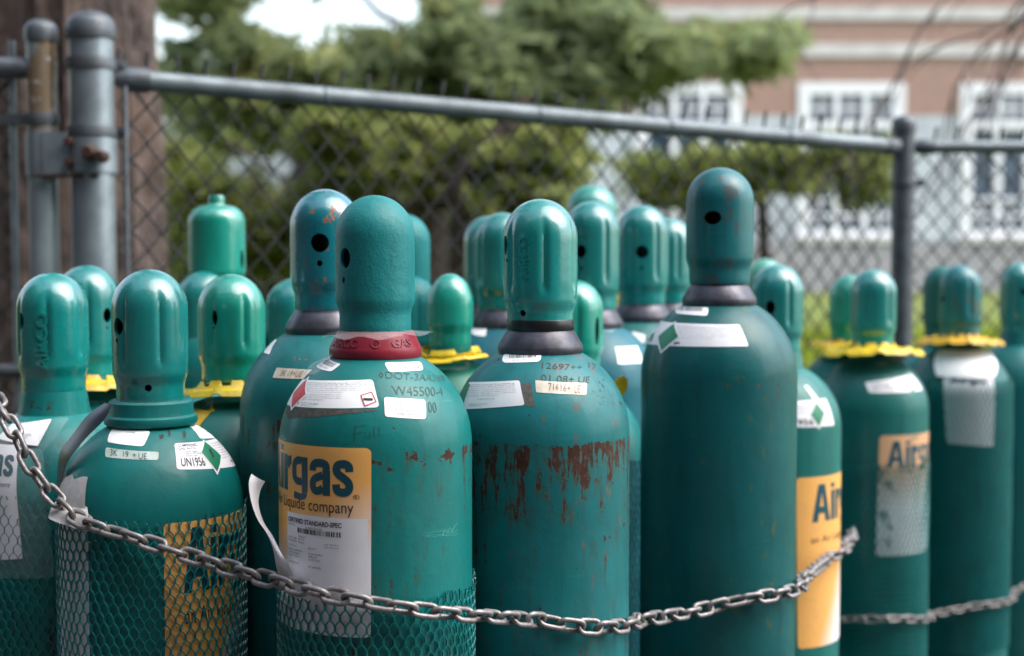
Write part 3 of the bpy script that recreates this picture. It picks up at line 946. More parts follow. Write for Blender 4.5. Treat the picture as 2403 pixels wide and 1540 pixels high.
_tc = {}
def text_mesh(s, bold=0.0, res=3):
    key = (s, bold, res)
    if key in _tc: return _tc[key]
    cu = bpy.data.curves.new('t', 'FONT'); cu.body = s; cu.size = 1; cu.resolution_u = res; cu.offset = bold
    cu.fill_mode = 'FRONT'
    o = bpy.data.objects.new('t', cu); C.objects.link(o)
    dg = bpy.context.evaluated_depsgraph_get()
    me = bpy.data.meshes.new_from_object(o.evaluated_get(dg))
    bpy.data.objects.remove(o); bpy.data.curves.remove(cu)
    V = [(v.co.x, v.co.y) for v in me.vertices]
    Fc = [tuple(p.vertices) for p in me.polygons]
    bpy.data.meshes.remove(me)
    x0 = min(v[0] for v in V); x1 = max(v[0] for v in V); y0 = min(v[1] for v in V); y1 = max(v[1] for v in V)
    V = [((x-x0)/(x1-x0), (y-y0)/(y1-y0)) for x, y in V]
    _tc[key] = (V, Fc, (x1-x0)/(y1-y0))
    return _tc[key]
class Flat:
    """a flat drawing in 0..1 x 0..1 that is laid on a surface"""
    def __init__(s): s.bm = bmesh.new()
    def poly(s, pts):
        s.bm.faces.new([s.bm.verts.new((x, y, 0)) for x, y in pts]); return s
    def rect(s, x0, y0, x1, y1): return s.poly([(x0, y0), (x1, y0), (x1, y1), (x0, y1)])
    def rrect(s, x0, y0, x1, y1, rx, ry):
        pts = []
        for cx, cy, a0 in ((x1-rx, y0+ry, -PI/2), (x1-rx, y1-ry, 0), (x0+rx, y1-ry, PI/2), (x0+rx, y0+ry, PI)):
            for k in range(5):
                a = a0 + PI/2*k/4
                pts.append((cx+rx*math.cos(a), cy+ry*math.sin(a)))
        return s.poly(pts)
    def text(s, st, x0, y0, x1, y1, bold=0.0, res=3, rot=False, slant=0.0):
        V, Fc, asp = text_mesh(st, bold, res)
        vs = []
        for (x, y) in V:
            x = x + slant*(y-.5)
            if rot: vs.append(s.bm.verts.new((x1-(x1-x0)*y, y0+(y1-y0)*x, 0)))
            else: vs.append(s.bm.verts.new((x0+(x1-x0)*x, y0+(y1-y0)*y, 0)))
        for f in Fc:
            try: s.bm.faces.new([vs[i] for i in f])
            except ValueError: pass
        return s
    def bars(s, x0, y0, x1, y1, n=34, seed=1):
        rg = random.Random(seed); x = x0; u = (x1-x0)/(n*2.1)
        while x < x1:
            wd = u*rg.choice((.6, .6, 1.1, 1.7)); s.rect(x, y0, min(x+wd, x1), y1); x += wd + u*rg.choice((.6, 1, 1.5))
        return s
    def stroke(s, pts, wd):
        P = [Vector((p[0], p[1], 0)) for p in pts]
        prev = None
        for i, p in enumerate(P):
            t = (P[min(i+1, len(P)-1)]-P[max(0, i-1)]).normalized(); n = Vector((-t.y, t.x, 0))*wd/2
            cur = (s.bm.verts.new(p-n), s.bm.verts.new(p+n))
            if prev: s.bm.faces.new((prev[0], cur[0], cur[1], prev[1]))
            prev = cur
        return s
    def frame(s, x0, y0, x1, y1, t, ty=None):
        ty = ty or t
        s.rect(x0, y0, x1, y0+ty); s.rect(x0, y1-ty, x1, y1); s.rect(x0, y0+ty, x0+t, y1-ty); s.rect(x1-t, y0+ty, x1, y1-ty); return s
    def grid(s, nx, ny):
        s.bm.normal_update()
        for k in range(1, nx):
            bmesh.ops.bisect_plane(s.bm, geom=s.bm.verts[:]+s.bm.edges[:]+s.bm.faces[:], plane_co=(k/nx, 0, 0), plane_no=(1, 0, 0), dist=1e-6)
        for k in range(1, ny):
            bmesh.ops.bisect_plane(s.bm, geom=s.bm.verts[:]+s.bm.edges[:]+s.bm.faces[:], plane_co=(0, k/ny, 0), plane_no=(0, 1, 0), dist=1e-6)
        return s
class Patch:
    """quadrilateral area on a surface; corners top left, top right, bottom right, bottom left, as picture points or ('t', theta_degrees, y_picture)"""
    def __init__(s, surf, q):
        s.surf = surf; s.c = []
        for p in q:
            if p[0] == 'a': s.c.append((R(p[1]), p[2]))
            elif p[0] == 't': s.c.append((R(p[1]), p[2](surf) if callable(p[2]) else p[2]))
            else: s.c.append(surf.hit(*p))
        rm = surf.rz(sum(c[1] for c in s.c)/4)[0]
        s.w = max(abs(s.c[1][0]-s.c[0][0]), abs(s.c[2][0]-s.c[3][0]))*rm
        s.h = max(abs(s.c[3][1]-s.c[0][1]), abs(s.c[2][1]-s.c[1][1]))
    def ts(s, u, v):
        (a, b, c, d) = s.c
        v = 1-v
        f = lambda i: (a[i]*(1-u)+b[i]*u)*(1-v) + (d[i]*(1-u)+c[i]*u)*v
        return f(0), f(1)
    def lay(s, flat, off, name, mat, parent, curl=None, solid=0.0):
        flat.grid(max(1, int(s.w/0.005)), max(1, int(s.h/0.005)))
        bm = flat.bm
        uv = bm.loops.layers.uv.new('UVMap')
        for f in bm.faces:
            for l in f.loops: l[uv].uv = (l.vert.co.x, l.vert.co.y)
        for v in bm.verts:
            u_, v_ = v.co.x, v.co.y
            th, q = s.ts(u_, v_)
            o_ = off + (curl(u_, v_) if curl else 0)
            v.co = s.surf.pt(th, q, o_)
        if solid:
            bm.normal_update(); bmesh.ops.solidify(bm, geom=bm.faces[:], thickness=solid)
            bmesh.ops.recalc_face_normals(bm, faces=bm.faces[:])
            return obj(name, bm, mat, parent, smooth=True, angle=30)
        return obj(name, bm, mat, parent, smooth=True, angle=None)

CAPH = 0.165
def cap_prof(s=1.0, h=CAPH, r=0.048, knob=False, rb=0.0435):
    r *= s; rb *= s
    dome = 0.050
    if knob:
        p = [(0, h+.004), (0.013, h+.004), (0.0145, h+.001), (0.0145, h-.010), (0.017, h-.013)]
        p += [(0.017 + (r-0.017)*math.sin(PI/2*k/9), h-.013-0.030*(1-math.cos(PI/2*k/9))) for k in range(1, 10)]
    else:
        p = [(r*math.sin(PI/2*k/12), h-dome+dome*math.cos(PI/2*k/12)) for k in range(13)]
    zt = h-dome if not knob else h-.043
    zn = 0.034
    for k in range(1, 15): p.append((r, zt + (zn+.006-zt)*k/14))
    for k in range(1, 8):
        t = k/7; p.append((r + (rb-r)*(t*t*(3-2*t)), zn+.006-.020*t))
    p += [(rb, 0.010), (rb, 0.003), (rb-.0008, 0.0)]
    return p
def make_cap(parent, mat, prof, flutes=0, phase=0.0, holes=(), tilt=0.0, z0=0.0):
    rin = []
    for i, (r, z) in enumerate(prof):
        (ra, za), (rb2, zb2) = prof[max(0, i-1)], prof[min(len(prof)-1, i+1)]
        tl = math.hypot(rb2-ra, zb2-za) or 1
        nr, nz = (za-zb2)/tl, (rb2-ra)/tl
        if i == 0: rin.append((0.0, z-.0045))
        elif r-.0045*nr > .004: rin.append((r-.0045*nr, z-.0045*nz))
    zt = max(z for r, z in prof) - 0.045
    def disp(th, z, r):
        if not flutes: return 0
        a = (th-phase)*flutes/(2*PI); a = (a-round(a))*2*PI/flutes
        wz = min(1, max(0, (z-0.046)/0.010))*min(1, max(0, (zt+0.022-z)/0.022))
        if r < 0.03: return 0
        return -0.0034*math.exp(-(a/0.085)**2)*wz + 0.0006*wz
    bm = bmesh.new()
    revolve(bm, prof, 96, disp=disp)
    inner = [(r, z) for r, z in rin if r >= 0]
    inner[-1] = (inner[-1][0], 0.0)
    bm2v = []
    revolve(bm, inner, 96, disp=disp)
    # flip the inner skin and close the bottom rim
    nface = len(bm.faces)//2
    bm.faces.ensure_lookup_table(); bm.verts.ensure_lookup_table()
    fs_ = bm.faces[:]
    bmesh.ops.reverse_faces(bm, faces=fs_[len(fs_)//2:])
    half = len(bm.verts)//2
    vo = bm.verts[half-96:half]; vi = bm.verts[len(bm.verts)-96:]
    for k in range(96):
        k2 = (k+1) % 96
        bm.faces.new((vo[k], vi[k], vi[k2], vo[k2]))
    bmesh.ops.recalc_face_normals(bm, faces=bm.faces[:])
    o = obj('cap', bm, mat, parent)
    if holes:
        hb_ = bmesh.new()
        for (th, z, rx, rzz) in holes:
            n = 22; A, B = [], []
            d = Vector((math.sin(th), -math.cos(th), 0)); tv = Vector((math.cos(th), math.sin(th), 0))
            for k in range(n):
                a = 2*PI*k/n
                e = 1.0
                p = tv*rx*math.cos(a) + Vector((0, 0, z + rzz*math.sin(a)))
                A.append(hb_.verts.new(p + d*0.02)); B.append(hb_.verts.new(p + d*0.08))
            for k in range(n): hb_.faces.new((A[k], A[(k+1) % n], B[(k+1) % n], B[k]))
            hb_.faces.new(A[::-1]); hb_.faces.new(B)
        bmesh.ops.recalc_face_normals(hb_, faces=hb_.faces[:])
        ho = obj('cutter', hb_, mat, parent, smooth=False)
        md = o.modifiers.new('b', 'BOOLEAN'); md.operation = 'DIFFERENCE'; md.object = ho; md.solver = 'EXACT'
        bpy.context.view_layer.update(); dg = bpy.context.evaluated_depsgraph_get()
        me = o.evaluated_get(dg).data.copy()
        o.modifiers.clear(); old = o.data; o.data = me; me.name = 'cap'
        bpy.data.meshes.remove(old)
        hm = ho.data; bpy.data.objects.remove(ho); bpy.data.meshes.remove(hm)
        me.set_sharp_from_angle(angle=R(35))
    o.location = (0, 0, z0)
    if tilt: o.rotation_euler = (0, tilt, 0)
    return o

_nets = {}
def net_mesh(r, length, ncell=60, ch=0.0128, top_jag=True):
    key = (round(r, 4), round(length, 3), ncell)
    if key in _nets: return _nets[key]
    bm = bmesh.new()
    rg = random.Random(5)
    rows = int(length/ch)
    def P(u, z, dr=0):
        th = 2*PI*u/ncell
        rr = r + dr + 0.0016*mnoise.noise(Vector((math.sin(th)*5, math.cos(th)*5, z*14)))
        wz = 0.0070*mnoise.noise(Vector((math.sin(th)*2.5+7, math.cos(th)*2.5, z*7)))
        return Vector((rr*math.sin(th), -rr*math.cos(th), z+wz)), Vector((math.sin(th), -math.cos(th), 0))
    hw, ht = 0.00085, 0.0009
    def seg(a, b, na):
        (pa, ra), (pb, rb_) = a, b
        t = (pb-pa).normalized(); n = t.cross(ra).normalized()*hw*na
        v = []
        for p, rd in ((pa, ra), (pb, rb_)):
            v += [bm.verts.new(p-n-rd*ht), bm.verts.new(p+n-rd*ht), bm.verts.new(p+n*.6+rd*ht), bm.verts.new(p-n*.6+rd*ht)]
        for k in range(4): bm.faces.new((v[k], v[(k+1) % 4], v[4+(k+1) % 4], v[4+k]))
    g = ch*0.20
    for j in range(rows):
        for i in range(ncell):
            u = i + (0.5 if j % 2 else 0)
            z = -j*ch
            a = P(u, z+g); b = P(u, z-g)
            seg(a, b, 1.7)
            for sgn in (-.5, .5):
                m = P(u+sgn*0.62, z-ch*0.5)
                seg(b, m, 1); seg(m, P(u+sgn, z-ch+g), 1)
            if j == 0 and rg.random() < .9:
                for sgn in (-.35, .35): seg(a, P(u+sgn*rg.uniform(.5, 1), z+g+ch*rg.uniform(.3, .55), rg.uniform(0, .002)), 1)
    me = bpy.data.meshes.new('net_sleeve'); bm.normal_update(); bm.to_mesh(me); bm.free()
    _nets[key] = me
    return me

class Cyl:
    def __init__(s, label, cx, d, ybase, col, scale=1.0, ring='dark', group='green gas cylinders standing in rows behind the chain', mat=None, zb=None):
        p = at(cx, ybase, d)
        s.H = p.z if zb is None else zb
        s.x, s.d, s.cx, s.scale = p.x, d, cx, scale
        s.root = empty('gas_cylinder', (p.x, d, 0))
        tag(s.root, label, 'gas cylinder', group)
        pr, zs_ = profile(scale)
        s.zs = s.H + zs_
        body = [(r, z + s.H) for r, z in pr]
        n = 14
        r = body[-1][0]; zt = body[-1][1]
        body += [(r, zt + (0.03-zt)*k/n) for k in range(1, n+1)] + [(r*.97, .008), (r*.9, 0), (0, 0)]
        s.surf = Surf(Vector((p.x, d, 0)), body[1:])
        bm = bmesh.new(); revolve(bm, body, 96)
        s.body = obj('body', bm, mat, s.root)
        s.r = r
        s.col = col
        if ring: s.ring(ring)
    def ring(s, kind):
        H = s.H; k = s.scale
        prof = {'dark': [(.0405, .004), (.0425, .004), (.043, -.001), (.0455, -.004), (.0555, -.021), (.0560, -.024), (.0560, -.029), (.054, -.033), (.045, -.034)],
                'red': [(.040, .001), (.046, .001), (.0475, -.002), (.0555, -.019), (.0562, -.022), (.0562, -.028), (.054, -.032), (.045, -.034)],
                'plain': [(.040, .003), (.0438, .003), (.0455, -.006), (.0475, -.020), (.0505, -.031), (.045, -.034)],
                'green': [(.040, .003), (.050, .003), (.0535, .000), (.0545, -.012), (.0555, -.016), (.0590, -.0185), (.0600, -.023), (.0590, -.028), (.054, -.031), (.045, -.034)]}[kind]
        bm = bmesh.new(); revolve(bm, [(r*k, z+H) for r, z in prof], 80, closed=True)
        mat = {'dark': M['ring_dark'], 'red': M['ring_red'], 'green': None, 'plain': None}[kind] or s.col
        s.rg = obj('neck_ring', bm, mat, s.root)
        s.rsurf = Surf(Vector((s.x, s.d, 0)), [(r*k, z+H) for r, z in prof[1:-1]])
    def cap(s, mat, flutes=6, phase=0.0, holes=(), h=CAPH, r=0.048, knob=False, tilt=0.0, rb=0.0435):
        pr = cap_prof(s.scale, h, r, knob, rb)
        s.capo = make_cap(s.root, mat, pr, flutes, phase, holes, tilt, s.H+.0005)
        s.csurf = Surf(Vector((s.x, s.d, 0)), [(a, b+s.H) for a, b in pr])
    def patch(s, q, cap=False): return Patch(s.csurf if cap else s.surf, q)
    def sticker(s, q, mat, name='label', corner=0.1, off=0.00045, parent=None, shape=None, curl=None, aspect=True, cap=False):
        p = s.patch(q, cap)
        f = Flat()
        if shape: f.poly(shape)
        elif corner:
            asp = p.w/max(p.h, 1e-4)
            f.rrect(0, 0, 1, 1, min(.3, corner/asp if asp > 1 else corner), min(.3, corner if asp > 1 else corner*asp))
        else: f.rect(0, 0, 1, 1)
        o = p.lay(f, off, name, mat, parent or s.root, curl)
        return p, o
    def net(s, ypx, length=0.62, mat='net', ncell=60):
        me = net_mesh(s.r+0.0030, length, ncell)
        if not me.materials: me.materials.append(M[mat])
        elif me.materials[0] != M[mat]: me = me.copy(); me.materials[0] = M[mat]
        o = bpy.data.objects.new('net_sleeve', me); C.objects.link(o); o.parent = s.root
        # the picture height is read on the near side of the cylinder
        o.location = (0, 0, at(s.cx, ypx, s.d-s.r).z)
        return o
    def collar(s, r=0.092, mat='yellow', tilt=(0, 0), z=-0.012, teeth=9, wave=0.004, drop=0.008, seed=0):
        bm = bmesh.new(); n = 108
        rg = random.Random(seed); ph = rg.random()*6
        rows = []
        for (rr, zz) in ((.0455, .010), (.050, .002), (r*.72, -.002), (r*.93, -.004), (r, -.004-drop), (r-.0012, -.005-drop), (r*.92, -.0055), (r*.72, -.0035), (.050, -.0005)):
            row = []
            for k in range(n):
                th = 2*PI*k/n
                tt = (math.sin(teeth*th+ph) > .35)
                zz2 = zz + wave*math.sin(2*th+ph) * (rr/r)
                if rr < .047 and tt: zz2 -= .008
                if rr > r*.9 and math.sin(teeth*th+ph+1) > .7: zz2 += drop*.5
                z3 = zz2 + rr*math.sin(th)*tilt[0] - rr*math.cos(th)*tilt[1]
                row.append(bm.verts.new((rr*math.sin(th), -rr*math.cos(th), s.H+z+z3)))
            rows.append(row)
        for a, b in zip(rows[:-1], rows[1:]):
            for k in range(n): bm.faces.new((a[k], b[k], b[(k+1) % n], a[(k+1) % n]))
        for k in range(n): bm.faces.new((rows[-1][k], rows[0][k], rows[0][(k+1) % n], rows[-1][(k+1) % n]))
        return obj('collar', bm, M[mat], s.root)
def small_text(flat, lines, x0, y0, x1, y1, gap=0.35, rg=None):
    n = len(lines); hgt = (y1-y0)/n
    for i, t in enumerate(lines):
        b = y1-(i+1)*hgt
        ln = 1.0 if i < n-1 else .7
        flat.text(t, x0, b, x0+(x1-x0)*ln, b+hgt*(1-gap), res=1)
    return flat

# paints
TEAL = (0.0005, 0.145, 0.138)
TEAL_D = (0.004, 0.105, 0.098)
TEAL_L = (0.003, 0.19, 0.18)
TEAL_G = (0.004, 0.185, 0.135)
BLUE = (0.006, 0.10, 0.16)
def caps(name, col, coat=0.5, rough=0.35, **k): return paint(name, col, rough-.05, .7, spec=.7, **k)
cm_gloss = caps('cap_teal', (0.001, 0.215, 0.205), .6, .3, seed=1, chips=0.02, fade=.1)
cm_gloss2 = caps('cap_teal_speckled', (0.001, 0.225, 0.21), .6, .3, seed=5, chips=0.10, fade=.1, chip_col=(.25, .07, .03))
cm_green = caps('cap_green', (0.001, 0.27, 0.20), .5, .35, seed=2, fade=.1)
cm_matte = paint('cap_matte', (0.008, 0.18, 0.185), .46, 0.0, seed=3, fade=.3, bump=.6)
cm_blue = caps('cap_blue', (0.001, 0.16, 0.20), .6, .3, seed=4, chips=0.17, fade=.1, chip_col=(.34, .10, .04))
cm_dull = paint('cap_dull', (0.014, 0.125, 0.12), .42, 0.15, seed=6, fade=.35)

def hole(cy, x, y, w_, h_):
    """angle and height of a hole seen at (x, y) in the picture on a cap"""
    th, q = cy.csurf.hit(x, y)
    z = cy.csurf.rz(q)[1] - cy.H
    return (th, z, w_, h_)
def capped(cy, mat, holes_px=(), **k):
    """two passes: the profile first, so that holes can be placed on it"""
    pr = cap_prof(cy.scale, k.get('h', CAPH), k.get('r', 0.048), k.get('knob', False), k.get('rb', .0435))
    cy.csurf = Surf(Vector((cy.x, cy.d, 0)), [(a, b+cy.H) for a, b in pr])
    hs_ = []
    for hp in holes_px:
        if hp[0] == 'a': hs_.append((R(hp[1]), hp[2], hp[3], hp[4]))
        else: hs_.append(hole(cy, *hp))
    cy.cap(mat, holes=hs_, **k)

# ================= F: the front cylinder with the red neck ring
pm = lambda nm, col, **k: paint(nm, col, k.pop('rough', .42), k.pop('coat', .12), **k)
F_ = Cyl('front gas cylinder with red neck ring and orange logo label', 881, 1.73, 778, None, ring='red')
F_.body.data.materials.append(pm('paint_front', TEAL, seed=2, rust=(F_.zs+.006, .05, .022), band=.25, chips=.075, fade=.2))
capped(F_, cm_matte, [(809, 607, .0088, .0125), (806, 659, .0028, .0042), ('a', 180, .08, .012, .012)], flutes=0)
# raised lettering on the red ring
rp = Patch(F_.rsurf, [('t', -72, 0.0085), ('t', 62, 0.0085), ('t', 62, 0.0205), ('t', -72, 0.0205)])
fl = Flat().text('AIRCO', 0.05, 0.05, .42, .95, bold=.01).text('GAS', .74, .05, .97, .95, bold=.01)
for k in range(16):
    a0, a1 = 2*PI*k/16, 2*PI*(k+1)/16
    fl.poly([(.58+.050*math.cos(a0), .5+.5*math.sin(a0)), (.58+.050*math.cos(a1), .5+.5*math.sin(a1)), (.58+.036*math.cos(a1), .5+.34*math.sin(a1)), (.58+.036*math.cos(a0), .5+.34*math.sin(a0))])
fl.text('G', .57, .35, .59, .65)
rp.lay(fl, .0010, 'lettering', paint('ring_red_raised', (0.20, .014, .03), .4, seed=8), F_.rg, solid=.0009)
# hazard label
p, lb = F_.sticker([(706, 890), (875, 891), (891, 956), (674, 949)], M['white_paper'], corner=.12)
LINES = ['DANGER: MAY FORM EXPLOSIVE MIXTURES WITH AIR. CONTAINS GAS', 'UNDER PRESSURE; MAY EXPLODE IF HEATED. MAY DISPLACE OXYGEN', 'Keep away from heat, sparks, open flames and hot surfaces.',
         'Leaking gas fire: do not extinguish unless leak can be', 'stopped safely. Use a back flow preventive device in the', 'piping. Use and store only outdoors or in a well ventilated',
         'place. Use only with equipment rated for cylinder pressure.', 'Read and follow the Safety Data Sheet before use. Close', 'valve after each use and when empty. Protect from sunlight.', 'CAS: NITROGEN 7727-37-9  HYDROGEN 1333-74-0']
fl = Flat(); small_text(fl, LINES[:6], .20, .52, .95, .93); small_text(fl, LINES[6:], .20, .25, .72, .50)
p.lay(fl, .0007, 'lettering', M['grey_ink'], lb)
fl = Flat().text('Airgas', .17, .06, .30, .19, bold=.05); small_text(fl, ['259 Radnor-Chester Road', 'Radnor, PA 19087', 'www.airgas.com'], .33, .03, .52, .19)
p.lay(fl, .0007, 'lettering', M['ink'], lb)
dm = [(728, 883), (723, 927), (684, 965), (689, 924)]
p, wd = F_.sticker(dm, M['white_paper'], 'hazard_diamond', corner=0, off=.0008, parent=lb)
p.lay(Flat().rect(.09, .09, .91, .91), .0010, 'red_field', M['red_print'], wd)
p, gb = F_.sticker([(846, 928), (873, 920), (884, 944), (856, 955)], M['white_paper'], 'pictogram', corner=0, off=.0008, parent=lb)
p.lay(Flat().frame(0, 0, 1, 1, .08), .0010, 'red_frame', M['red_print'], gb)
p, _ = F_.sticker([(853, 935), (875, 936), (875, 941), (853, 940)], M['ink'], 'cylinder_symbol', corner=.3, off=.0012, parent=gb)
F_.sticker([(668, 952), (888, 958), (880, 972), (676, 984)], M['residue'], 'glue_residue', off=.00025, shape=[(0, .0), (.18, .12), (.5, .18), (1, .55), (.99, .8), (.6, 1), (0, 1)])
p, lb = F_.sticker([(756, 839), (801, 855), (778, 873), (739, 859)], M['white_paper'], corner=.2)
p.lay(Flat().bars(.12, .45, .9, .92, 16), .0007, 'barcode', M['grey_ink'], lb); p.lay(Flat().text('59-401813281', .15, .15, .8, .32, res=1), .0007, 'lettering', M['pale_ink'], lb)
p, lb = F_.sticker([(901, 851), (985, 849), (993, 869), (913, 874)], M['white_paper'], corner=.25)
p.lay(Flat().bars(.25, .18, .88, .5, 22, 3), .0007, 'barcode', M['pale_ink'], lb); p.lay(Flat().text('Airgas', .38, .6, .68, .82, res=1), .0007, 'lettering', M['pale_ink'], lb)
p, lb = F_.sticker([(901, 932), (997, 938), (999, 984), (903, 978)], M['white_paper'], corner=.14)
fl = Flat().text('59-401813', .35, .75, .68, .86).text('MIX: NI HY300', .33, .55, .75, .66).text('CO: 10% HYDROGEN, BAL. NITROGEN', .12, .34, .95, .45).text('CERTIFIED STANDARD-SPEC', .25, .13, .88, .24)
p.lay(fl, .0007, 'lettering', M['pale_ink'], lb)
# stamped lettering, the shade in its strokes painted as darker teal
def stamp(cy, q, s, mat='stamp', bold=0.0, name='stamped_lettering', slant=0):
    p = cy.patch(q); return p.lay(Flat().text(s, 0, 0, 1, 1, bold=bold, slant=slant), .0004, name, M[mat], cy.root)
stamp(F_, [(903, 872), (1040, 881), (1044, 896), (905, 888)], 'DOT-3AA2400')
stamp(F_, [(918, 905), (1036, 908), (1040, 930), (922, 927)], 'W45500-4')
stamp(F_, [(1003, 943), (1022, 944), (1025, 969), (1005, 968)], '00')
p = F_.patch([(888, 873), (900, 874), (901, 889), (889, 888)])
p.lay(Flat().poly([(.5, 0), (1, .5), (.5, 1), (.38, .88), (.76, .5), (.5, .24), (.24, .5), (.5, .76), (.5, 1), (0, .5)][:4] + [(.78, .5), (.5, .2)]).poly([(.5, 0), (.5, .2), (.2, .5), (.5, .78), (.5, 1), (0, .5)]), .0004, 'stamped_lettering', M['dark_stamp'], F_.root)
# handwriting
p = F_.patch([(826, 998), (900, 998), (900, 1038), (826, 1038)])
fl = Flat().stroke([(.12, .98), (.09, .6), (.08, .0)], .035).stroke([(.06, .86), (.25, .93), (.42, 1.0)], .025).stroke([(.08, .48), (.22, .55), (.36, .62)], .025)
fl.stroke([(.42, .62), (.43, .3), (.50, .22), (.56, .34), (.57, .62)], .02).stroke([(.57, .5), (.58, .2)], .02).stroke([(.70, .92), (.71, .55), (.72, .22)], .03).stroke([(.86, .95), (.87, .6), (.88, .3)], .025)
p.lay(fl, .0004, 'handwriting', M['stamp'], F_.root)
p = F_.patch([(985, 1228), (1078, 1225), (1078, 1262), (985, 1265)])
fl = Flat()
rg = random.Random(4)
for k in range(16):
    a = rg.random()*.6; b = rg.random()*.6+.15
    fl.stroke([(a, b*.7), (a+rg.uniform(.1, .3), b*.7+rg.uniform(-.05, .12)), (a+rg.uniform(.3, .45), b*.7+rg.uniform(.05, .2))], .012)
fl.stroke([(.5, .2), (.55, .6), (.62, .35), (.7, .7), (.74, .4), (.84, .8), (.95, .95)], .02)
p.lay(fl, .0004, 'chalk_scribble', M['scratch'], F_.root)
# big logo label
sz = lambda y, cy: cy.surf.s_of_z(at(cy.cx, y, cy.d-cy.r).z)
st_, sb_ = sz(1052, F_), sz(1436, F_)
thd = lambda cy, x, y: math.degrees(cy.surf.hit(x, y)[0])
tR = thd(F_, 872, 1150); tL = tR-122
p, lb = F_.sticker([('t', tL, st_), ('t', tR, st_), ('t', tR-.8, sb_+.03), ('t', tL, sb_+.03)], M['orange_label'], corner=.03)
Ht = sb_+.03-st_
yy = lambda y: 1-(sz(y, F_)-st_)/Ht
xx = lambda px: (thd(F_, px, 1200)-tL)/122
_G = {
 'A': (.84, .05, [('q', [(0, 0), (.25, 0), (.42, 0.97), (.42, 1.24), (.27, 1.24)]), ('q', [(.84, 0), (.57, 1.24), (.42, 1.24), (.42, 0.97), (.59, 0)]), ('q', [(.297, .28), (.543, .28), (.507, .50), (.333, .50)])]),
 'i': (.24, .07, [('q', [(0, 0), (.24, 0), (.24, 1), (0, 1)]), ('q', [(0, 1.08), (.24, 1.08), (.24, 1.24), (0, 1.24)])]),
 'r': (.47, .03, [('q', [(0, 0), (.24, 0), (.24, 1), (0, 1)]), ('s', .25, [(.24, .64), (.29, .79), (.37, .855), (.47, .865)])]),
 'g': (.70, .07, [('q', [(.46, .03), (.70, .03), (.70, 1), (.46, 1)]), ('s', .21, [(.46, .875), (.37, .905), (.23, .87), (.13, .77), (.12, .60), (.13, .44), (.23, .33), (.37, .31), (.46, .34)]), ('s', .19, [(.58, .03), (.56, -.06), (.46, -.10), (.30, -.105), (.10, -.06)])]),
 'a': (.70, .06, [('q', [(.46, 0), (.70, 0), (.70, .70), (.46, .70)]), ('s', .23, [(.58, .70), (.565, .82), (.48, .875), (.34, .885), (.20, .86), (.13, .77), (.12, .66)]), ('s', .22, [(.46, .55), (.34, .51), (.20, .45), (.13, .36), (.12, .25), (.17, .14), (.27, .11), (.37, .135), (.46, .21)])]),
 's': (.64, .04, [('s', .23, [(.51, .68), (.49, .82), (.40, .88), (.30, .885), (.17, .85), (.13, .73), (.18, .62), (.32, .52), (.45, .42), (.51, .29), (.47, .16), (.37, .115), (.25, .115), (.14, .18), (.12, .33)])])}
def logo(flat, x0, y0, x1, y1, word='Airgas'):
    """bold condensed word drawn letter by letter; y0 is the foot of the g, y1 the top of the A"""
    tot = sum(_G[c][0]+_G[c][1] for c in word) - _G[word[-1]][1]
    sx = (x1-x0)/tot; lo, hi = (-.2 if 'g' in word else 0), (1.24 if 'A' in word else 1.0)
    sy = (y1-y0)/(hi-lo); x = 0
    mp = lambda p: (x0+(x+p[0])*sx, y0+(p[1]-lo)*sy)
    for c in word:
        for it in _G[c][2]:
            if it[0] == 'q': flat.poly([mp(p) for p in it[1]])
            else:
                P = catmull([(a, b, 0) for a, b in it[2]], 4); hw = it[1]/2; L1 = []; L2 = []
                for i, p in enumerate(P):
                    t = (P[min(i+1, len(P)-1)]-P[max(0, i-1)]).normalized(); n_ = Vector((-t.y, t.x, 0))*hw
                    L1.append(p-n_); L2.append(p+n_)
                st = .24 if c in 'r' else None
                a = [flat.bm.verts.new((*mp((max(p.x, st) if st else p.x, p.y)), 0)) for p in L1]
                b = [flat.bm.verts.new((*mp((max(p.x, st) if st else p.x, p.y)), 0)) for p in L2]
                for i in range(len(a)-1):
                    try: flat.bm.faces.new((a[i], a[i+1], b[i+1], b[i]))
                    except ValueError: pass
        x += _G[c][0]+_G[c][1]
    return flat
fl = logo(Flat(), xx(832)-.64, yy(1184), xx(832), yy(1060))
p.lay(fl, .0007, 'logo_lettering', M['logo_blue'], lb)
fl = Flat().text('an Air Liquide company', xx(831)-.63, yy(1215), xx(831), yy(1178), res=4).text('R', xx(834), yy(1171), xx(841), yy(1163))
for k in range(20):
    a0, a1 = 2*PI*k/20, 2*PI*(k+1)/20; cxx, cyy, rx, ry = xx(837.5), yy(1167), .0155, .0125
    fl.poly([(cxx+rx*math.cos(a0), cyy+ry*math.sin(a0)), (cxx+rx*math.cos(a1), cyy+ry*math.sin(a1)), (cxx+rx*.82*math.cos(a1), cyy+ry*.82*math.sin(a1)), (cxx+rx*.82*math.cos(a0), cyy+ry*.82*math.sin(a0))])
fl.text('CERTIFIED STANDARD-SPEC', xx(679), yy(1241), xx(803), yy(1229), bold=.02)
p.lay(fl, .0010, 'lettering', M['ink'], lb)
q = p; wsub = Flat().rect(xx(676), 0.01, xx(864), yy(1218))
p.lay(wsub, .0006, 'white_panel', M['paper'], lb)
p.lay(Flat().bars(xx(700), yy(1263), xx(802), yy(1251), 30, 7), .0010, 'barcode', M['ink'], lb)
fl = Flat()
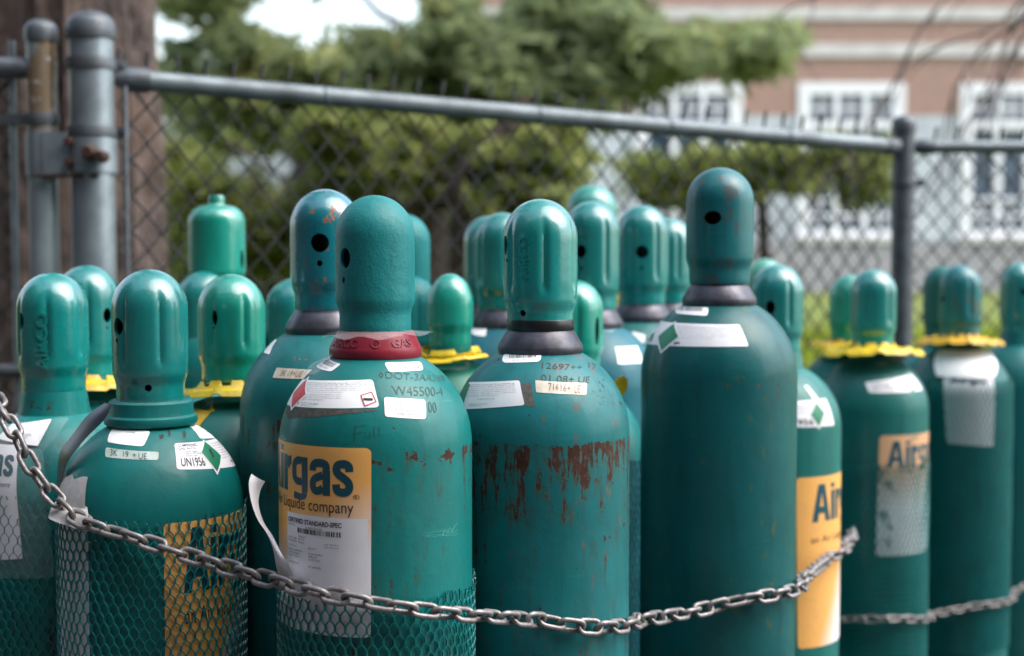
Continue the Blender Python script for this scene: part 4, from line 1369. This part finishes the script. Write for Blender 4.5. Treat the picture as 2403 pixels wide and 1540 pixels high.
for t_, x0_, x1_, y_ in (('Part No.', 679, 695, 1246), ('202NI90C3003080', 718, 757, 1248), ('Volume %', 702, 719, 1271), ('HYDROGEN', 679, 698, 1278), ('NITROGEN', 679, 698, 1285), ('10.11 %', 702, 715, 1278), ('Balance', 702, 715, 1285),
                         ('(CAS: 1333-74-0)', 762, 796, 1283), ('(CAS: 7727-37-9)', 762, 796, 1290), ('Total Volume', 679, 698, 1296), ('280.6 CF', 725, 743, 1296), ('Reference Number:', 679, 712, 1306), ('59-401813281-1', 725, 759, 1309),
                         ('Cylinder Number:', 679, 706, 1314), ('W455004', 725, 744, 1316), ('Expiration Date:', 679, 703, 1321), ('Sep 25, 2028', 725, 752, 1323), ('Empty Material:', 679, 703, 1337), ('MT-300SG350', 725, 755, 1340)):
    fl.text(t_, xx(x0_), yy(y_+2.5), xx(x1_), yy(y_-2.5), res=1)
p.lay(fl, .0010, 'lettering', M['grey_ink'], lb)
F_.net(1428, .40)
# clear plastic flap trapped under the cap, and its film over the left shoulder
bm = bmesh.new()
n = 40; rows = []
for j in range(4):
    row = []
    for k in range(n+1):
        th = R(-75 + 155*k/n); rr = .043 + .0075*j + (.010*j/3 if k > n*.75 else 0)
        row.append(bm.verts.new((rr*math.sin(th), -rr*math.cos(th), F_.H+.002 - .0022*j + .002*math.sin(th*9+j)*j/3 + (.0012*j if k > n*.7 else 0))))
    rows.append(row)
for a, b in zip(rows[:-1], rows[1:]):
    for k in range(n): bm.faces.new((a[k], b[k], b[k+1], a[k+1]))
obj('plastic_flap', bm, M['clear'], F_.root)
F_.sticker([(742, 845), (790, 838), (745, 882), (705, 886)], M['clear'], 'plastic_film', corner=0, curl=lambda u, v: .003+.004*math.sin(u*5)*math.sin(v*4))
# torn paper strip curling off the left side
def ribbon(cy, pts, name, mat, th=.0003):
    bm = bmesh.new(); loc = cy.root.location
    L_ = catmull([at(a, b, Y) for a, b, c, d_, Y, Y2 in pts], 6); R_ = catmull([at(c, d_, Y2) for a, b, c, d_, Y, Y2 in pts], 6)
    prev = None
    for a, b in zip(L_, R_):
        cur = [bm.verts.new(a.lerp(b, t) - loc + Vector((0, -math.sin(t*PI)*.003, 0))) for t in (0, .33, .66, 1)]
        if prev:
            for k in range(3): bm.faces.new((prev[k], cur[k], cur[k+1], prev[k+1]))
        prev = cur
    return obj(name, bm, mat, cy.root, angle=None)
ribbon(F_, [(590, 1112, 622, 1130, 1.63, 1.64), (584, 1135, 611, 1152, 1.625, 1.645), (589, 1175, 607, 1185, 1.63, 1.65), (604, 1218, 619, 1225, 1.64, 1.66), (626, 1252, 640, 1258, 1.65, 1.66), (641, 1290, 660, 1298, 1.655, 1.65), (648, 1330, 678, 1325, 1.67, 1.63), (655, 1352, 690, 1352, 1.68, 1.625)], 'torn_label', M['paper'])

# ================= B: front left cylinder with net
B_ = Cyl('front left gas cylinder in netting with compressed gas label and torn paper', 354, 1.85, 942, None, ring=None)
mB = pm('paint_left', TEAL, seed=5, chips=.05, fade=.3, rough=.44)
B_.body.data.materials.append(mB); B_.col = mB; B_.ring('green')
capped(B_, cm_gloss, [(276, 768, .0082, .0115), (275, 800, .0025, .003), (348, 912, .0045, .0045)], flutes=6, phase=R(30), h=.172)
p, lb = B_.sticker([(268, 1004), (353, 1012), (337, 1048), (253, 1038)], M['white_paper'], corner=.14)
p.lay(Flat().text('99.98', .5, .74, .7, .84, res=1), .0007, 'lettering', M['pale_ink'], lb)
p, lb = B_.sticker([(249, 1050), (373, 1061), (371, 1080), (248, 1073)], M['tape'], 'tape', corner=.2)
p.lay(Flat().text('3K', .12, .2, .27, .9).text('19', .38, .2, .48, .85).text('+', .55, .3, .62, .7).text('UE', .66, .05, .80, .75), .0007, 'lettering', M['stamp'], lb)
p, lb = B_.sticker([(408, 1041), (538, 1028), (552, 1093), (414, 1102)], M['paper'], corner=.1)
fl = Flat().text('UN1956', .05, .10, .34, .42, bold=.02).text('COMPRESSED', .04, .84, .34, .95, bold=.01).text('GAS, N.O.S.', .04, .70, .30, .81, bold=.01)
fl.text('5 % HYDROGEN', .05, .60, .28, .66, res=1).text('5 % CARBON DIOXIDE', .05, .53, .33, .58, res=1).text('90 % NITROGEN', .05, .45, .27, .50, res=1).text('Airgas', .85, .12, .93, .24, bold=.03)
p.lay(fl, .0007, 'lettering', M['ink'], lb)
fl = Flat(); small_text(fl, LINES[:7], .60, .3, .95, .92); p.lay(fl, .0007, 'lettering', M['grey_ink'], lb)
p, dd = B_.sticker([(475, 1032), (519, 1070), (509, 1115), (467, 1061)], M['paper'], 'hazard_diamond', corner=0, off=.0009, parent=lb)
p.lay(Flat().rect(.07, .07, .93, .93), .0012, 'green_field', M['green_print'], dd); p.lay(Flat().poly([(.30, .58), (.36, .72), (.62, .50), (.56, .38)]), .0014, 'cylinder_symbol', M['ink'], dd)
p, lb = B_.sticker([(440, 998), (490, 990), (509, 1028), (469, 1030)], M['white_paper'], corner=.08)
p.lay(Flat().text('6.5 % H2', .2, .75, .7, .88, res=1).text('CO: HYDROGEN, CO2', .1, .45, .9, .58, res=1).text('NITROGEN', .45, .25, .85, .37, res=1), .0007, 'lettering', M['pale_ink'], lb)
for q, sh in (([(372, 1018), (385, 1018), (385, 1031), (372, 1031)], None), ([(390, 1005), (398, 1005), (402, 1026), (394, 1026)], None), ([(425, 1008), (435, 1010), (437, 1030), (427, 1028)], None)):
    B_.sticker(q, M['dark_stamp'], 'paint_chip', off=.0002, shape=[(.1, .3), (.4, 0), (.8, .2), (1, .7), (.6, 1), (.35, .7), (.1, .9)])
jag = [(1, 0.0), (1, 1.0)] + [(1-(k+1)/10, 1-.05*((k*7) % 3)) for k in range(10)] + [(0, 0)]
s1_, s2_ = sz(1232, B_), sz(1700, B_)
B_.sticker([('t', -82, s1_-.01), (207, 1245), ('t', math.degrees(B_.surf.hit(207, 1245)[0]), s2_), ('t', -82, s2_)], M['paper'], 'label', corner=0)
B_.sticker([('t', -78, sz(1130, B_)), (208, 1120), (204, 1218), ('t', -82, sz(1225, B_))], M['grey_paper'], 'torn_paper', corner=0, off=.0012, shape=jag)
# lower flap that stands away over the chain
ribbon(B_, [(140, 1168, 205, 1190, 1.81, 1.745), (122, 1188, 207, 1213, 1.77, 1.735), (114, 1212, 203, 1240, 1.755, 1.735), (117, 1219, 200, 1247, 1.75, 1.735)], 'paper_flap', M['grey_paper'])
tA = math.degrees(B_.surf.hit(384, 1260)[0])
p, lb = B_.sticker([('t', tA, sz(1232, B_)), ('t', 118, sz(1232, B_)), ('t', 118, sz(1232, B_)+.27), ('t', tA, sz(1232, B_)+.27)], M['orange_label_panel'], corner=.03)
p.lay(logo(Flat(), .12, .62, .95, .97), .0007, 'logo_lettering', M['logo_blue'], lb)
p.lay(Flat().text('an Air Liquide company', .13, .50, .92, .60, res=4), .0007, 'lettering', M['ink'], lb)
fl = Flat().rect(.45, .0, .97, .46); p.lay(fl, .0006, 'white_panel', M['paper'], lb)
fl = Flat(); small_text(fl, ['CERTIFIED STANDARD-SPEC', 'HYDROGEN  5 %', 'CARBON DIOXIDE  5 %', 'NITROGEN  Balance', 'Cylinder Number', 'Expiration Date'], .48, .05, .9, .42); p.lay(fl, .0010, 'lettering', M['ink'], lb)
B_.net(1240, .55)
# dark plastic pouch edge hanging from the neck
ribbon(B_, [(246, 945, 262, 950, 1.78, 1.76), (205, 975, 245, 985, 1.79, 1.76), (170, 1020, 205, 1025, 1.80, 1.77), (142, 1060, 165, 1075, 1.81, 1.78), (134, 1110, 149, 1120, 1.83, 1.80), (133, 1180, 143, 1190, 1.84, 1.82), (131, 1290, 140, 1300, 1.85, 1.83), (128, 1360, 136, 1362, 1.86, 1.84)], 'document_pouch', M['dark_plastic'])
F_flap = [(430, 935, 462, 948, 1.74, 1.76), (350, 940, 350, 950, 1.73, 1.74), (262, 940, 250, 948, 1.75, 1.76)]
ribbon(B_, F_flap, 'plastic_flap', M['clear'])

# ================= A: far left cylinder with plastic bag
A_ = Cyl('leftmost gas cylinder with clear document bag hanging over its shoulder', 127, 2.0, 920, None, ring=None)
mA = pm('paint_far_left', TEAL_L, seed=9, chips=.03, fade=.4, rust=(A_.H-.005, .1, .03), band=.1)
A_.body.data.materials.append(mA); A_.col = mA; A_.ring('plain')
capped(A_, cm_gloss2, [(49, 755, .008, .012)], flutes=6, phase=R(8), h=.168)
def airco(cy, q, mat):
    p = cy.patch(q, cap=True)
    p.lay(Flat().text('AIRCO', 0, 0, 1, 1, bold=.02, rot=True, res=4), .0018, 'raised_lettering', mat, cy.capo, solid=.0016).location = (0, 0, -cy.capo.location.z)
airco(A_, [(82, 735), (112, 735), (114, 870), (86, 870)], cm_gloss2)
A_.sticker([(20, 1003), (160, 990), (108, 1060), (-20, 1040)], M['clear'], 'document_bag', corner=.05, curl=lambda u, v: .006+.004*math.sin(u*6+v*3))
A_.sticker([(-60, 1045), (104, 1058), (130, 1350), (-55, 1350)], M['clear'], 'document_bag', corner=.05, curl=lambda u, v: .008+.004*math.sin(u*9+v*2))
p, lb = A_.sticker([(32, 1000), (122, 988), (90, 1050), (-2, 1032)], M['white_paper'], 'document', corner=.03, off=.004)
p.lay(Flat().text('NITROGEN', .45, .3, .75, .4).text('size 200', .5, .2, .7, .27), .0045, 'lettering', M['pale_ink'], lb)
p, lb = A_.sticker([(-64, 1036), (52, 1048), (56, 1310), (-60, 1310)], M['paper'], 'document', corner=.02, off=.004)
p.lay(logo(Flat(), .12, .68, .955, .95), .0045, 'logo_lettering', M['logo_blue'], lb)
p.lay(Flat().text('an Air Liquide company', .12, .62, .93, .67), .0045, 'lettering', M['grey_ink'], lb)
A_.net(1180, .55)

# ================= E: blue-capped
E_ = Cyl('gas cylinder with blue chipped cap and dark neck ring', 765, 1.95, 728, None)
E_.body.data.materials.append(pm('paint_blue_cap', (0.001, .105, .105), seed=12, chips=.07, fade=.5, runs=.03, rust=(E_.zs, .10, .2), rough=.46))
capped(E_, cm_blue, [(750, 571, .0125, .0125), (750, 619, .0038, .0042)], flutes=0, r=.0485)
E_.sticker([(634, 795), (650, 800), (634, 832), (619, 828)], M['white_paper'], corner=.1)
p, lb = E_.sticker([(650, 863), (735, 868), (722, 890), (640, 887)], M['beige_tape'], 'tape', corner=.1)
p.lay(Flat().text('3K 19+UE', .2, .2, .8, .8), .0007, 'lettering', M['rust_ink'], lb)
stamp(E_, [(688, 838), (722, 840), (722, 850), (688, 848)], '7 + +', 'rust_ink')

# ================= M: centre cylinder with AIRCO cap
M_ = Cyl('rust streaked gas cylinder with dark neck ring and embossed cap in the centre', 1268, 1.867, 772, None)
M_.body.data.materials.append(pm('paint_rusty', (0.001, .115, .125), seed=21, rust=(M_.zs+.001, .195, .15), band=.16, runs=.045, chips=.11, fade=.6, rough=.46, patches=((.10, .085, .07), .07)))
capped(M_, cm_gloss2, [(1187, 577, .006, .013), (1227, 736, .0042, .0042), (1190, 612, .002, .003)], flutes=6, phase=R(5), h=.170)
airco(M_, [(1219, 556), (1243, 553), (1243, 655), (1219, 657)], cm_gloss2)
bm = bmesh.new(); revolve(bm, [(.0440, M_.H+.013), (.0446, M_.H+.012), (.0446, M_.H+.0), (.0440, M_.H-.001)], 96, closed=True, disp=lambda th, z, r: 0)
obj('grease_band', bm, plain('grease', (.012, .012, .014), .35), M_.root)
tl = math.degrees(M_.surf.hit(1090, 930)[0])
p, lb = M_.sticker([(1097, 897), (1220, 893), (1232, 951), (1086, 961)], M['paper'], corner=.1)
fl = Flat(); small_text(fl, LINES[:7], .12, .42, .93, .93); small_text(fl, ['DO NOT REMOVE THIS PRODUCT LABEL'], .35, .30, .75, .37); small_text(fl, ['259 Radnor-Chester Road', 'www.airgas.com'], .17, .08, .5, .2); p.lay(fl, .0007, 'lettering', M['grey_ink'], lb)
p, dd = M_.sticker([(1100, 885), (1104, 905), (1088, 955), (1082, 930)], M['green_print'], 'hazard_diamond', corner=0, off=.0009, parent=lb)
M_.sticker([(1222, 898), (1246, 900), (1256, 955), (1234, 953)], M['residue'], 'glue_residue', corner=.1, off=.0002)
p, lb = M_.sticker([(1184, 831), (1271, 830), (1268, 849), (1180, 852)], M['white_paper'], corner=.3)
p.lay(Flat().bars(.2, .45, .88, .95, 26, 9), .0007, 'barcode', M['grey_ink'], lb); p.lay(Flat().text('59 401 832', .3, .15, .7, .3, res=1), .0007, 'lettering', M['pale_ink'], lb)
p, lb = M_.sticker([(1256, 893), (1377, 899), (1375, 927), (1258, 921)], M['beige_tape'], 'tape', corner=.06)
p.lay(Flat().text('7', .24, .2, .30, .85).text('16', .33, .3, .43, .8, res=2).text('16+', .47, .2, .66, .75).text('UE', .74, .1, .86, .8), .0007, 'lettering', M['rust_ink'], lb)
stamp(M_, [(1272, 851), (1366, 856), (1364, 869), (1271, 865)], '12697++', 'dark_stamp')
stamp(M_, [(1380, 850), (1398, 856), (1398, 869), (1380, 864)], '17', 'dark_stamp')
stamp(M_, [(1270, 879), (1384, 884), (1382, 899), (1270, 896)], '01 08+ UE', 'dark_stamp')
p = M_.patch([(1385, 912), (1440, 920), (1440, 955), (1385, 948)]); fl = Flat(); rg = random.Random(2)
for k in range(90):
    x, y, r_ = rg.random(), rg.random(), rg.uniform(.012, .035)
    if y < .5 and x < .3: continue
    fl.poly([(x, y), (x+r_, y+r_*.4), (x+r_*.9, y+r_*1.8), (x-.2*r_, y+r_*1.5)])
p.lay(fl, .0003, 'glue_specks', M['residue'], M_.root)

# ================= T: tall cylinder
T_ = Cyl('tallest dark gas cylinder with dull cap and green diamond label', 1688, 2.15, 667, None)
T_.body.data.materials.append(pm('paint_tall', (0.001, .076, .080), seed=31, chips=.095, runs=.01, fade=.35, rough=.38, patches=((.055, .10, .04), .05), chip_col=(.13, .075, .035)))
capped(T_, paint('cap_faded', (0.004, 0.115, 0.13), .38, .25, seed=9, fade=.5, patches=((.06, .07, .075), .10)), [(1672, 512, .013, .010)], flutes=0, r=.0505, h=.175, rb=.0455)
p, lb = T_.sticker([(1592, 720), (1664, 722), (1661, 742), (1587, 736)], M['white_paper'], corner=.3)
p.lay(Flat().bars(.12, .5, .9, .95, 24, 5), .0007, 'barcode', M['grey_ink'], lb)
p, lb = T_.sticker([(1540, 753), (1735, 762), (1757, 813), (1511, 806)], M['paper'], corner=.08)
fl = Flat(); small_text(fl, LINES[:6], .34, .30, .93, .90); p.lay(fl, .0007, 'lettering', M['pale_ink'], lb)
fl = Flat().text('Airgas', .40, .06, .50, .20, bold=.04).text('GAS', .03, .75, .10, .9).text('UN1956', .02, .1, .16, .45, bold=.02); p.lay(fl, .0007, 'lettering', M['ink'], lb)
p, dd = T_.sticker([(1587, 754), (1599, 791), (1552, 831), (1543, 790)], M['paper'], 'hazard_diamond', corner=0, off=.0009, parent=lb)
p.lay(Flat().rect(.09, .09, .91, .91), .0012, 'green_field', M['green_print'], dd)

bm = bmesh.new(); revolve(bm, [(0, .105), (.016, .105), (.018, .101), (.018, .088), (.010, .086), (.010, .070), (.020, .066), (.020, .030), (.013, .026), (.013, -.03), (0, -.03)], 32, center=(0, 0, T_.H))
obj('valve', bm, M['galv_dark'], T_.root)
# ================= U: cylinder right of the tall one, orange label
U_ = Cyl('gas cylinder with orange logo label right of the tallest cylinder', 1822, 2.6, 826, None, ring='green' if False else None)
mU = pm('paint_right', (0.006, .135, .12), seed=14, chips=.02, fade=.3)
U_.body.data.materials.append(mU); U_.col = mU; U_.ring('plain')
capped(U_, cm_gloss, [(1808, 722, .009, .012)], flutes=6, phase=R(18), h=.160)
zu = lambda y: U_.surf.s_of_z(at(1822, y, U_.d-U_.r).z)
p, lb = U_.sticker([('t', thd(U_, 1868, 1130), zu(1122)), ('t', thd(U_, 1868, 1130)+122, zu(1122)), ('t', thd(U_, 1868, 1130)+122, zu(1122)+.305), ('t', thd(U_, 1868, 1130)+3, zu(1122)+.305)], M['orange_label_panel'], corner=.03)
p.lay(logo(Flat(), .12, .70, .95, .955), .0007, 'logo_lettering', M['logo_blue'], lb)
p.lay(Flat().text('an Air Liquide company', .11, .60, .92, .655, res=3), .0007, 'lettering', M['ink'], lb)
p, lb = U_.sticker([(1862, 942), (1936, 935), (1957, 998), (1862, 1003)], M['paper'], corner=.05)
p.lay(Flat().text('1956', .0, .08, .42, .3, bold=.02), .0007, 'lettering', M['ink'], lb); fl = Flat(); small_text(fl, LINES[:3], .0, .5, .45, .9); p.lay(fl, .0007, 'lettering', M['grey_ink'], lb)
p, dd = U_.sticker([(1912, 938), (1937, 968), (1921, 1008), (1897, 975)], M['paper'], 'hazard_diamond', corner=0, off=.0009, parent=lb)
p.lay(Flat().rect(.1, .1, .9, .9), .0012, 'green_field', M['green_print'], dd)
U_.sticker([(1886, 905), (1894, 905), (1922, 940), (1911, 942)], M['white_paper'], corner=.1)

# ================= D and other left background cylinders
D_ = Cyl('gas cylinder with yellow collar between netted front left and blue capped', 545, 2.07, 893, None, ring=None)
D_.body.data.materials.append(pm('paint_d', (0.006, .14, .115), seed=15, fade=.2))
capped(D_, cm_green, [(503, 747, .0055, .011), (501, 770, .002, .002)], flutes=6, phase=R(34), h=.155)
D_.collar(.074, z=-.008, seed=3)
D_.sticker([(458, 934), (520, 938), (505, 966), (448, 958)], M['amber'], 'label', corner=.05, off=.001)
def back(label, cx, d, yb_, ytop, capm, ring=None, flutes=6, phase=0.3, holes=(), collar=None, body=TEAL, seed=40, zb=None, r=.048, scale=1.0, **k):
    c = Cyl(label, cx, d, yb_, None, ring=None, scale=scale)
    m = pm('paint_back', body, seed=seed, fade=.3, chips=.03)
    c.body.data.materials.append(m); c.col = m
    c.ring(ring or 'plain')
    h = at(cx, ytop, d).z - c.H
    capped(c, capm, holes, flutes=flutes, phase=phase, h=h, r=r, **k)
    if collar: c.collar(**collar)
    return c
Cc = back('gas cylinder behind the leftmost one with yellow collar', 208, 2.25, 885, 623, cm_gloss, holes=[(252, 741, .008, .0115), (251, 770, .002, .002)], collar=dict(r=.090, mat='amber', z=-.004, seed=1, tilt=(-.05, 0)), seed=41)
back('gas cylinder glimpsed between the two netted caps at left', 480, 2.5, 855, 637, cm_gloss, seed=42)
N_ = back('gas cylinder with bottle shaped knobbed cap behind the left group', 510, 2.55, 690, 465, cm_green, knob=True, flutes=0, holes=[('a', 72, .06, .006, .018)], seed=43, r=.0508)
J_ = back('gas cylinder mostly hidden left of the blue cap', 690, 2.5, 865, 655, cm_gloss, seed=44, collar=dict(r=.085, seed=5), holes=[('a', -62, .05, .004, .020)])
G_ = back('dull grey green capped gas cylinder right behind the red ringed one', 948, 2.6, 735, 503, cm_matte, flutes=0, seed=45)
H_ = back('gas cylinder just right of red ringed one with smooth green cap', 966, 2.55, 850, 650, cm_matte, flutes=6, seed=46, collar=dict(r=.085, seed=9))
I_ = back('gas cylinder with wide bright yellow collar left of the embossed cap', 1057, 2.3, 815, 643, cm_green, flutes=0, seed=47, scale=.775, collar=dict(r=.062, z=-.010, seed=2, drop=.004, teeth=4), body=(0.004, .15, .10))
K_ = back('far gas cylinder leftmost of the tall row behind the embossed cap', 1146, 2.8, 715, 508, cm_gloss, ring='dark', flutes=6, seed=48)
L_ = back('blue bodied gas cylinder with white dot behind the embossed cap', 1180, 2.5, 727, 500, cm_gloss, ring='dark', flutes=6, phase=.1, seed=49, body=(0.006, .11, .15))
L_.sticker([(1112, 766), (1144, 768), (1143, 790), (1113, 787)], M['white_paper'], corner=.4)
S_ = back('netted gas cylinder with slotted cap right behind the rusty one', 1347, 2.38, 872, 657, cm_green, holes=[(1401, 778, .0055, .024)], flutes=6, phase=.1, seed=50, body=(0.004, .15, .15))
S_.net(1105, .55, 'blue_net', 60)
# yellow tag on its shoulder
bm = bmesh.new()
pc = at(1455, 908, 2.2) - S_.root.location
n = 24; fr_ = []
for k in range(n):
    a = 2*PI*k/n; u, v_ = math.cos(a)*17, math.sin(a)*27
    fr_.append((u*.94+v_*.34, -u*.34+v_*.94))
for dy in (-.0008, .0008):
    pass
va = [bm.verts.new((pc.x+u*2.2/FPX, pc.y-.001, pc.z+v_*2.2/FPX)) for u, v_ in fr_]
vb = [bm.verts.new((pc.x+u*2.2/FPX, pc.y+.001, pc.z+v_*2.2/FPX)) for u, v_ in fr_]
bm.faces.new(va); bm.faces.new(vb[::-1])
for k in range(n): bm.faces.new((va[k], vb[k], vb[(k+1) % n], va[(k+1) % n]))
obj('yellow_tag', bm, M['yellow'], S_.root)
O_ = back('blue green gas cylinder with round cap hole right of the embossed cap', 1388, 2.5, 727, 473, cm_gloss, ring='dark', holes=[(1362, 591, .0105, .0115), (1364, 630, .003, .003), (1375, 560, .002, .002), (1363, 556, .002, .002)], flutes=6, phase=.5, seed=51, body=(0.008, .12, .16))
O_.sticker([(1443, 815), (1495, 812), (1508, 852), (1450, 855)], M['white_paper'], corner=.05)
O_.sticker([(1408, 760), (1432, 762), (1435, 778), (1410, 778)], M['white_paper'], corner=.2)
P_ = back('farthest tall gas cylinder with matte domed cap above the round cap hole', 1388, 3.0, 700, 435, caps('cap_pale_green', (.012, .24, .19), .2, .45, seed=8), ring='dark', flutes=0, seed=52, r=.053)
Q_ = back('gas cylinder with central round cap hole left of the tallest one', 1507, 2.66, 715, 482, cm_gloss, ring='dark', holes=[(1507, 592, .0118, .0118), (1506, 630, .003, .003)], flutes=6, phase=.5, seed=53, body=(0.02, .13, .125))
Q_.sticker([(1484, 778), (1515, 786), (1512, 806), (1486, 800)], M['paper'], corner=.05)
R_ = back('gas cylinder peeking out at the left side of the tallest cap', 1568, 2.85, 712, 512, cm_gloss, ring='dark', flutes=6, seed=54)
U2 = back('pale capped gas cylinder barely showing above the slanted right cap', 1795, 3.3, 800, 608, caps('cap_pale', (.05, .30, .22), .2, .45, seed=8), flutes=0, seed=55)
# right group
V2 = back('gas cylinder with wavy yellow collar and worn orange label', 2048, 3.04, 812, 632, cm_gloss, flutes=6, phase=.55, seed=56, collar=dict(r=.107, mat='yellow', z=-.002, seed=4, wave=.005, drop=.010), body=(0.005, .115, .105))
V1 = back('gas cylinder close behind left of the wavy yellow collar', 1995, 3.22, 800, 645, cm_green, flutes=6, seed=57, collar=dict(r=.09, mat='amber', z=-.004, seed=6))
p, lb = V2.sticker([(2030, 898), (2136, 876), (2165, 915), (2040, 922)], M['paper'], corner=.1)
p.lay(Flat().text('COMPRESSED GAS', .05, .6, .5, .8).text('UN1956', .05, .2, .4, .5), .0007, 'lettering', M['ink'], lb)
p, dd = V2.sticker([(2130, 880), (2148, 900), (2138, 932), (2124, 908)], M['green_print'], 'hazard_diamond', corner=0, off=.0009, parent=lb)
zv = lambda y: V2.surf.s_of_z(at(2048, y, V2.d-V2.r).z)
p, lb = V2.sticker([('t', thd(V2, 2064, 1030), zv(1022)), ('t', thd(V2, 2064, 1030)+100, zv(1022)), ('t', thd(V2, 2064, 1030)+100, zv(1305)), ('t', thd(V2, 2058, 1030), zv(1305))], M['worn_label'], corner=.04)
p.lay(logo(Flat(), .08, .70, .95, .95), .0007, 'logo_lettering', M['logo_blue'], lb)
V2.net(1100, .55, ncell=64)
W2 = back('gas cylinder with hanging white tag under a yellow collar at right', 2252, 3.32, 790, 622, paint('cap_brown_patched', (.006, .15, .17), .36, .4, seed=10, patches=((.10, .075, .04), .12), fade=.2), flutes=6, phase=.2, holes=[(2212, 702, .007, .009)], seed=58, collar=dict(r=.100, mat='amber', z=-.003, seed=7, teeth=14), body=(0.004, .10, .10))  # brown patches put a side reflection into this cap's colour
W1 = back('gas cylinder touching the left side of the brown patched cap', 2212, 3.5, 790, 624, cm_dull, flutes=6, seed=59)
p, lb = W2.sticker([(2206, 823), (2322, 823), (2330, 888), (2200, 884)], M['white_paper'], 'hanging_tag', corner=.06, off=.004)
p2_, lb2 = W2.sticker([(2215, 884), (2328, 886), (2330, 1048), (2222, 1040)], M['paper'], 'hanging_tag', corner=.03, off=.0008)
p2_.lay(Flat().text('Airgas', .1, .88, .85, .98, bold=.05), .0012, 'lettering', M['logo_blue'], lb2)
W2.net(905, .62, ncell=64)
X_ = back('rightmost gas cylinder cut off by the picture edge', 2391, 3.62, 783, 617, cm_gloss, holes=[(2403, 686, .008, .009)], flutes=6, seed=60, body=(0.005, .12, .12))
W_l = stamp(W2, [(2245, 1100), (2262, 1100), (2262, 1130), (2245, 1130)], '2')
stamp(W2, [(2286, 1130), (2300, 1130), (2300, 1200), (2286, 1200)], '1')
ALL = [F_, B_, A_, E_, M_, T_, U_, D_, Cc, N_, J_, G_, H_, I_, K_, L_, S_, O_, P_, Q_, R_, U2, V1, V2, W1, W2, X_]

# ------------------------------------------------------------------ chains
def link_mesh(pitch, wire, wid):
    hl = (pitch - wire*0.0)/2
    half = (pitch + wire)/2      # centreline half length
    rr = wid/2 - wire/2
    straight = half - rr
    pts = []
    for k in range(9): a = -PI/2 + PI*k/8; pts.append((straight + rr*math.cos(a), rr*math.sin(a)))
    for k in range(9): a = PI/2 + PI*k/8; pts.append((-straight + rr*math.cos(a), rr*math.sin(a)))
    bm = bmesh.new(); rings = []
    n = len(pts)
    for i, (x, y) in enumerate(pts):
        x2, y2 = pts[(i+1) % n]; x1_, y1_ = pts[i-1]
        t = Vector((x2-x1_, y2-y1_, 0)).normalized(); nn = Vector((-t.y, t.x, 0))
        rings.append([bm.verts.new(Vector((x, y, 0)) + (nn*math.cos(a) + Vector((0, 0, 1))*math.sin(a))*wire/2) for a in [2*PI*k/12 for k in range(12)]])
    for i in range(n):
        for k in range(12): bm.faces.new((rings[i][k], rings[(i+1) % n][k], rings[(i+1) % n][(k+1) % 12], rings[i][(k+1) % 12]))
    bmesh.ops.recalc_face_normals(bm, faces=bm.faces[:])
    me = bpy.data.meshes.new('link'); bm.to_mesh(me); bm.free()
    me.materials.append(M['chain']); me.polygons.foreach_set('use_smooth', [True]*len(me.polygons))
    return me
def make_chain(label, ctrl, pitch, wire, wid, clear=0.0115, seed=1):
    path = catmull([at(x, y, Y) for x, y, Y in ctrl], 40)
    for it in range(3):
        for p in path:
            for c in ALL:
                dx, dy = p.x-c.x, p.y-c.d
                h = math.hypot(dx, dy); rr = c.r + clear
                if p.z < c.H and h < rr and h > 1e-6: p.x, p.y = c.x+dx/h*rr, c.d+dy/h*rr
        for i in range(1, len(path)-1):
            path[i] = path[i]*.5 + (path[i-1]+path[i+1])*.25
    root = empty('chain', path[0]); tag(root, label, 'chain')
    me = link_mesh(pitch, wire, wid)
    rg = random.Random(seed)
    pts = [path[0]]
    for p in path[1:]:
        while (p-pts[-1]).length >= pitch:
            pts.append(pts[-1] + (p-pts[-1]).normalized()*pitch)
    for i in range(len(pts)-1):
        a, b = pts[i], pts[i+1]
        t = (b-a).normalized()
        up = Vector((0, 0, 1)); s_ = t.cross(up).normalized(); u = s_.cross(t)
        ang = (R(38) if i % 2 else R(-52)) + rg.gauss(0, .24)
        y_ = u*math.cos(ang) + s_*math.sin(ang); z_ = t.cross(y_)
        m = Matrix((t, y_, z_)).transposed().to_4x4()
        o = bpy.data.objects.new('link', me); C.objects.link(o); o.parent = root
        o.matrix_local = Matrix.Translation((a+b)/2 - path[0]) @ m
    return root, len(pts)
c1 = [(-60, 850, 1.90), (0, 952, 1.80), (35, 1015, 1.775), (70, 1090, 1.765), (125, 1165, 1.76), (200, 1222, 1.74), (300, 1258, 1.715), (400, 1290, 1.705), (500, 1323, 1.69), (600, 1352, 1.665), (700, 1378, 1.63), (760, 1393, 1.61),
      (850, 1411, 1.598), (950, 1427, 1.598), (1060, 1440, 1.615), (1150, 1447, 1.66), (1250, 1455, 1.72), (1350, 1458, 1.78), (1450, 1458, 1.85), (1550, 1449, 1.93), (1650, 1430, 2.00), (1750, 1403, 2.03), (1830, 1382, 2.08), (1880, 1361, 2.16),
      (1930, 1322, 2.42), (1975, 1285, 2.58), (2000, 1262, 2.70), (1995, 1245, 2.80)]
_, nl = make_chain('heavy steel chain slung across the front cylinders', c1, 0.0262, 0.0066, 0.0235)
c2 = [(1930, 1448, 3.02), (1975, 1452, 2.95), (2050, 1454, 2.905), (2120, 1450, 2.925), (2190, 1441, 3.13), (2260, 1428, 3.18), (2330, 1408, 3.24), (2380, 1388, 3.38), (2440, 1360, 3.48), (2520, 1335, 3.5)]
_, nl2 = make_chain('thinner chain across the right hand netted cylinders', c2, 0.0235, 0.0050, 0.0185, seed=3)
print('LINKS', nl, nl2)
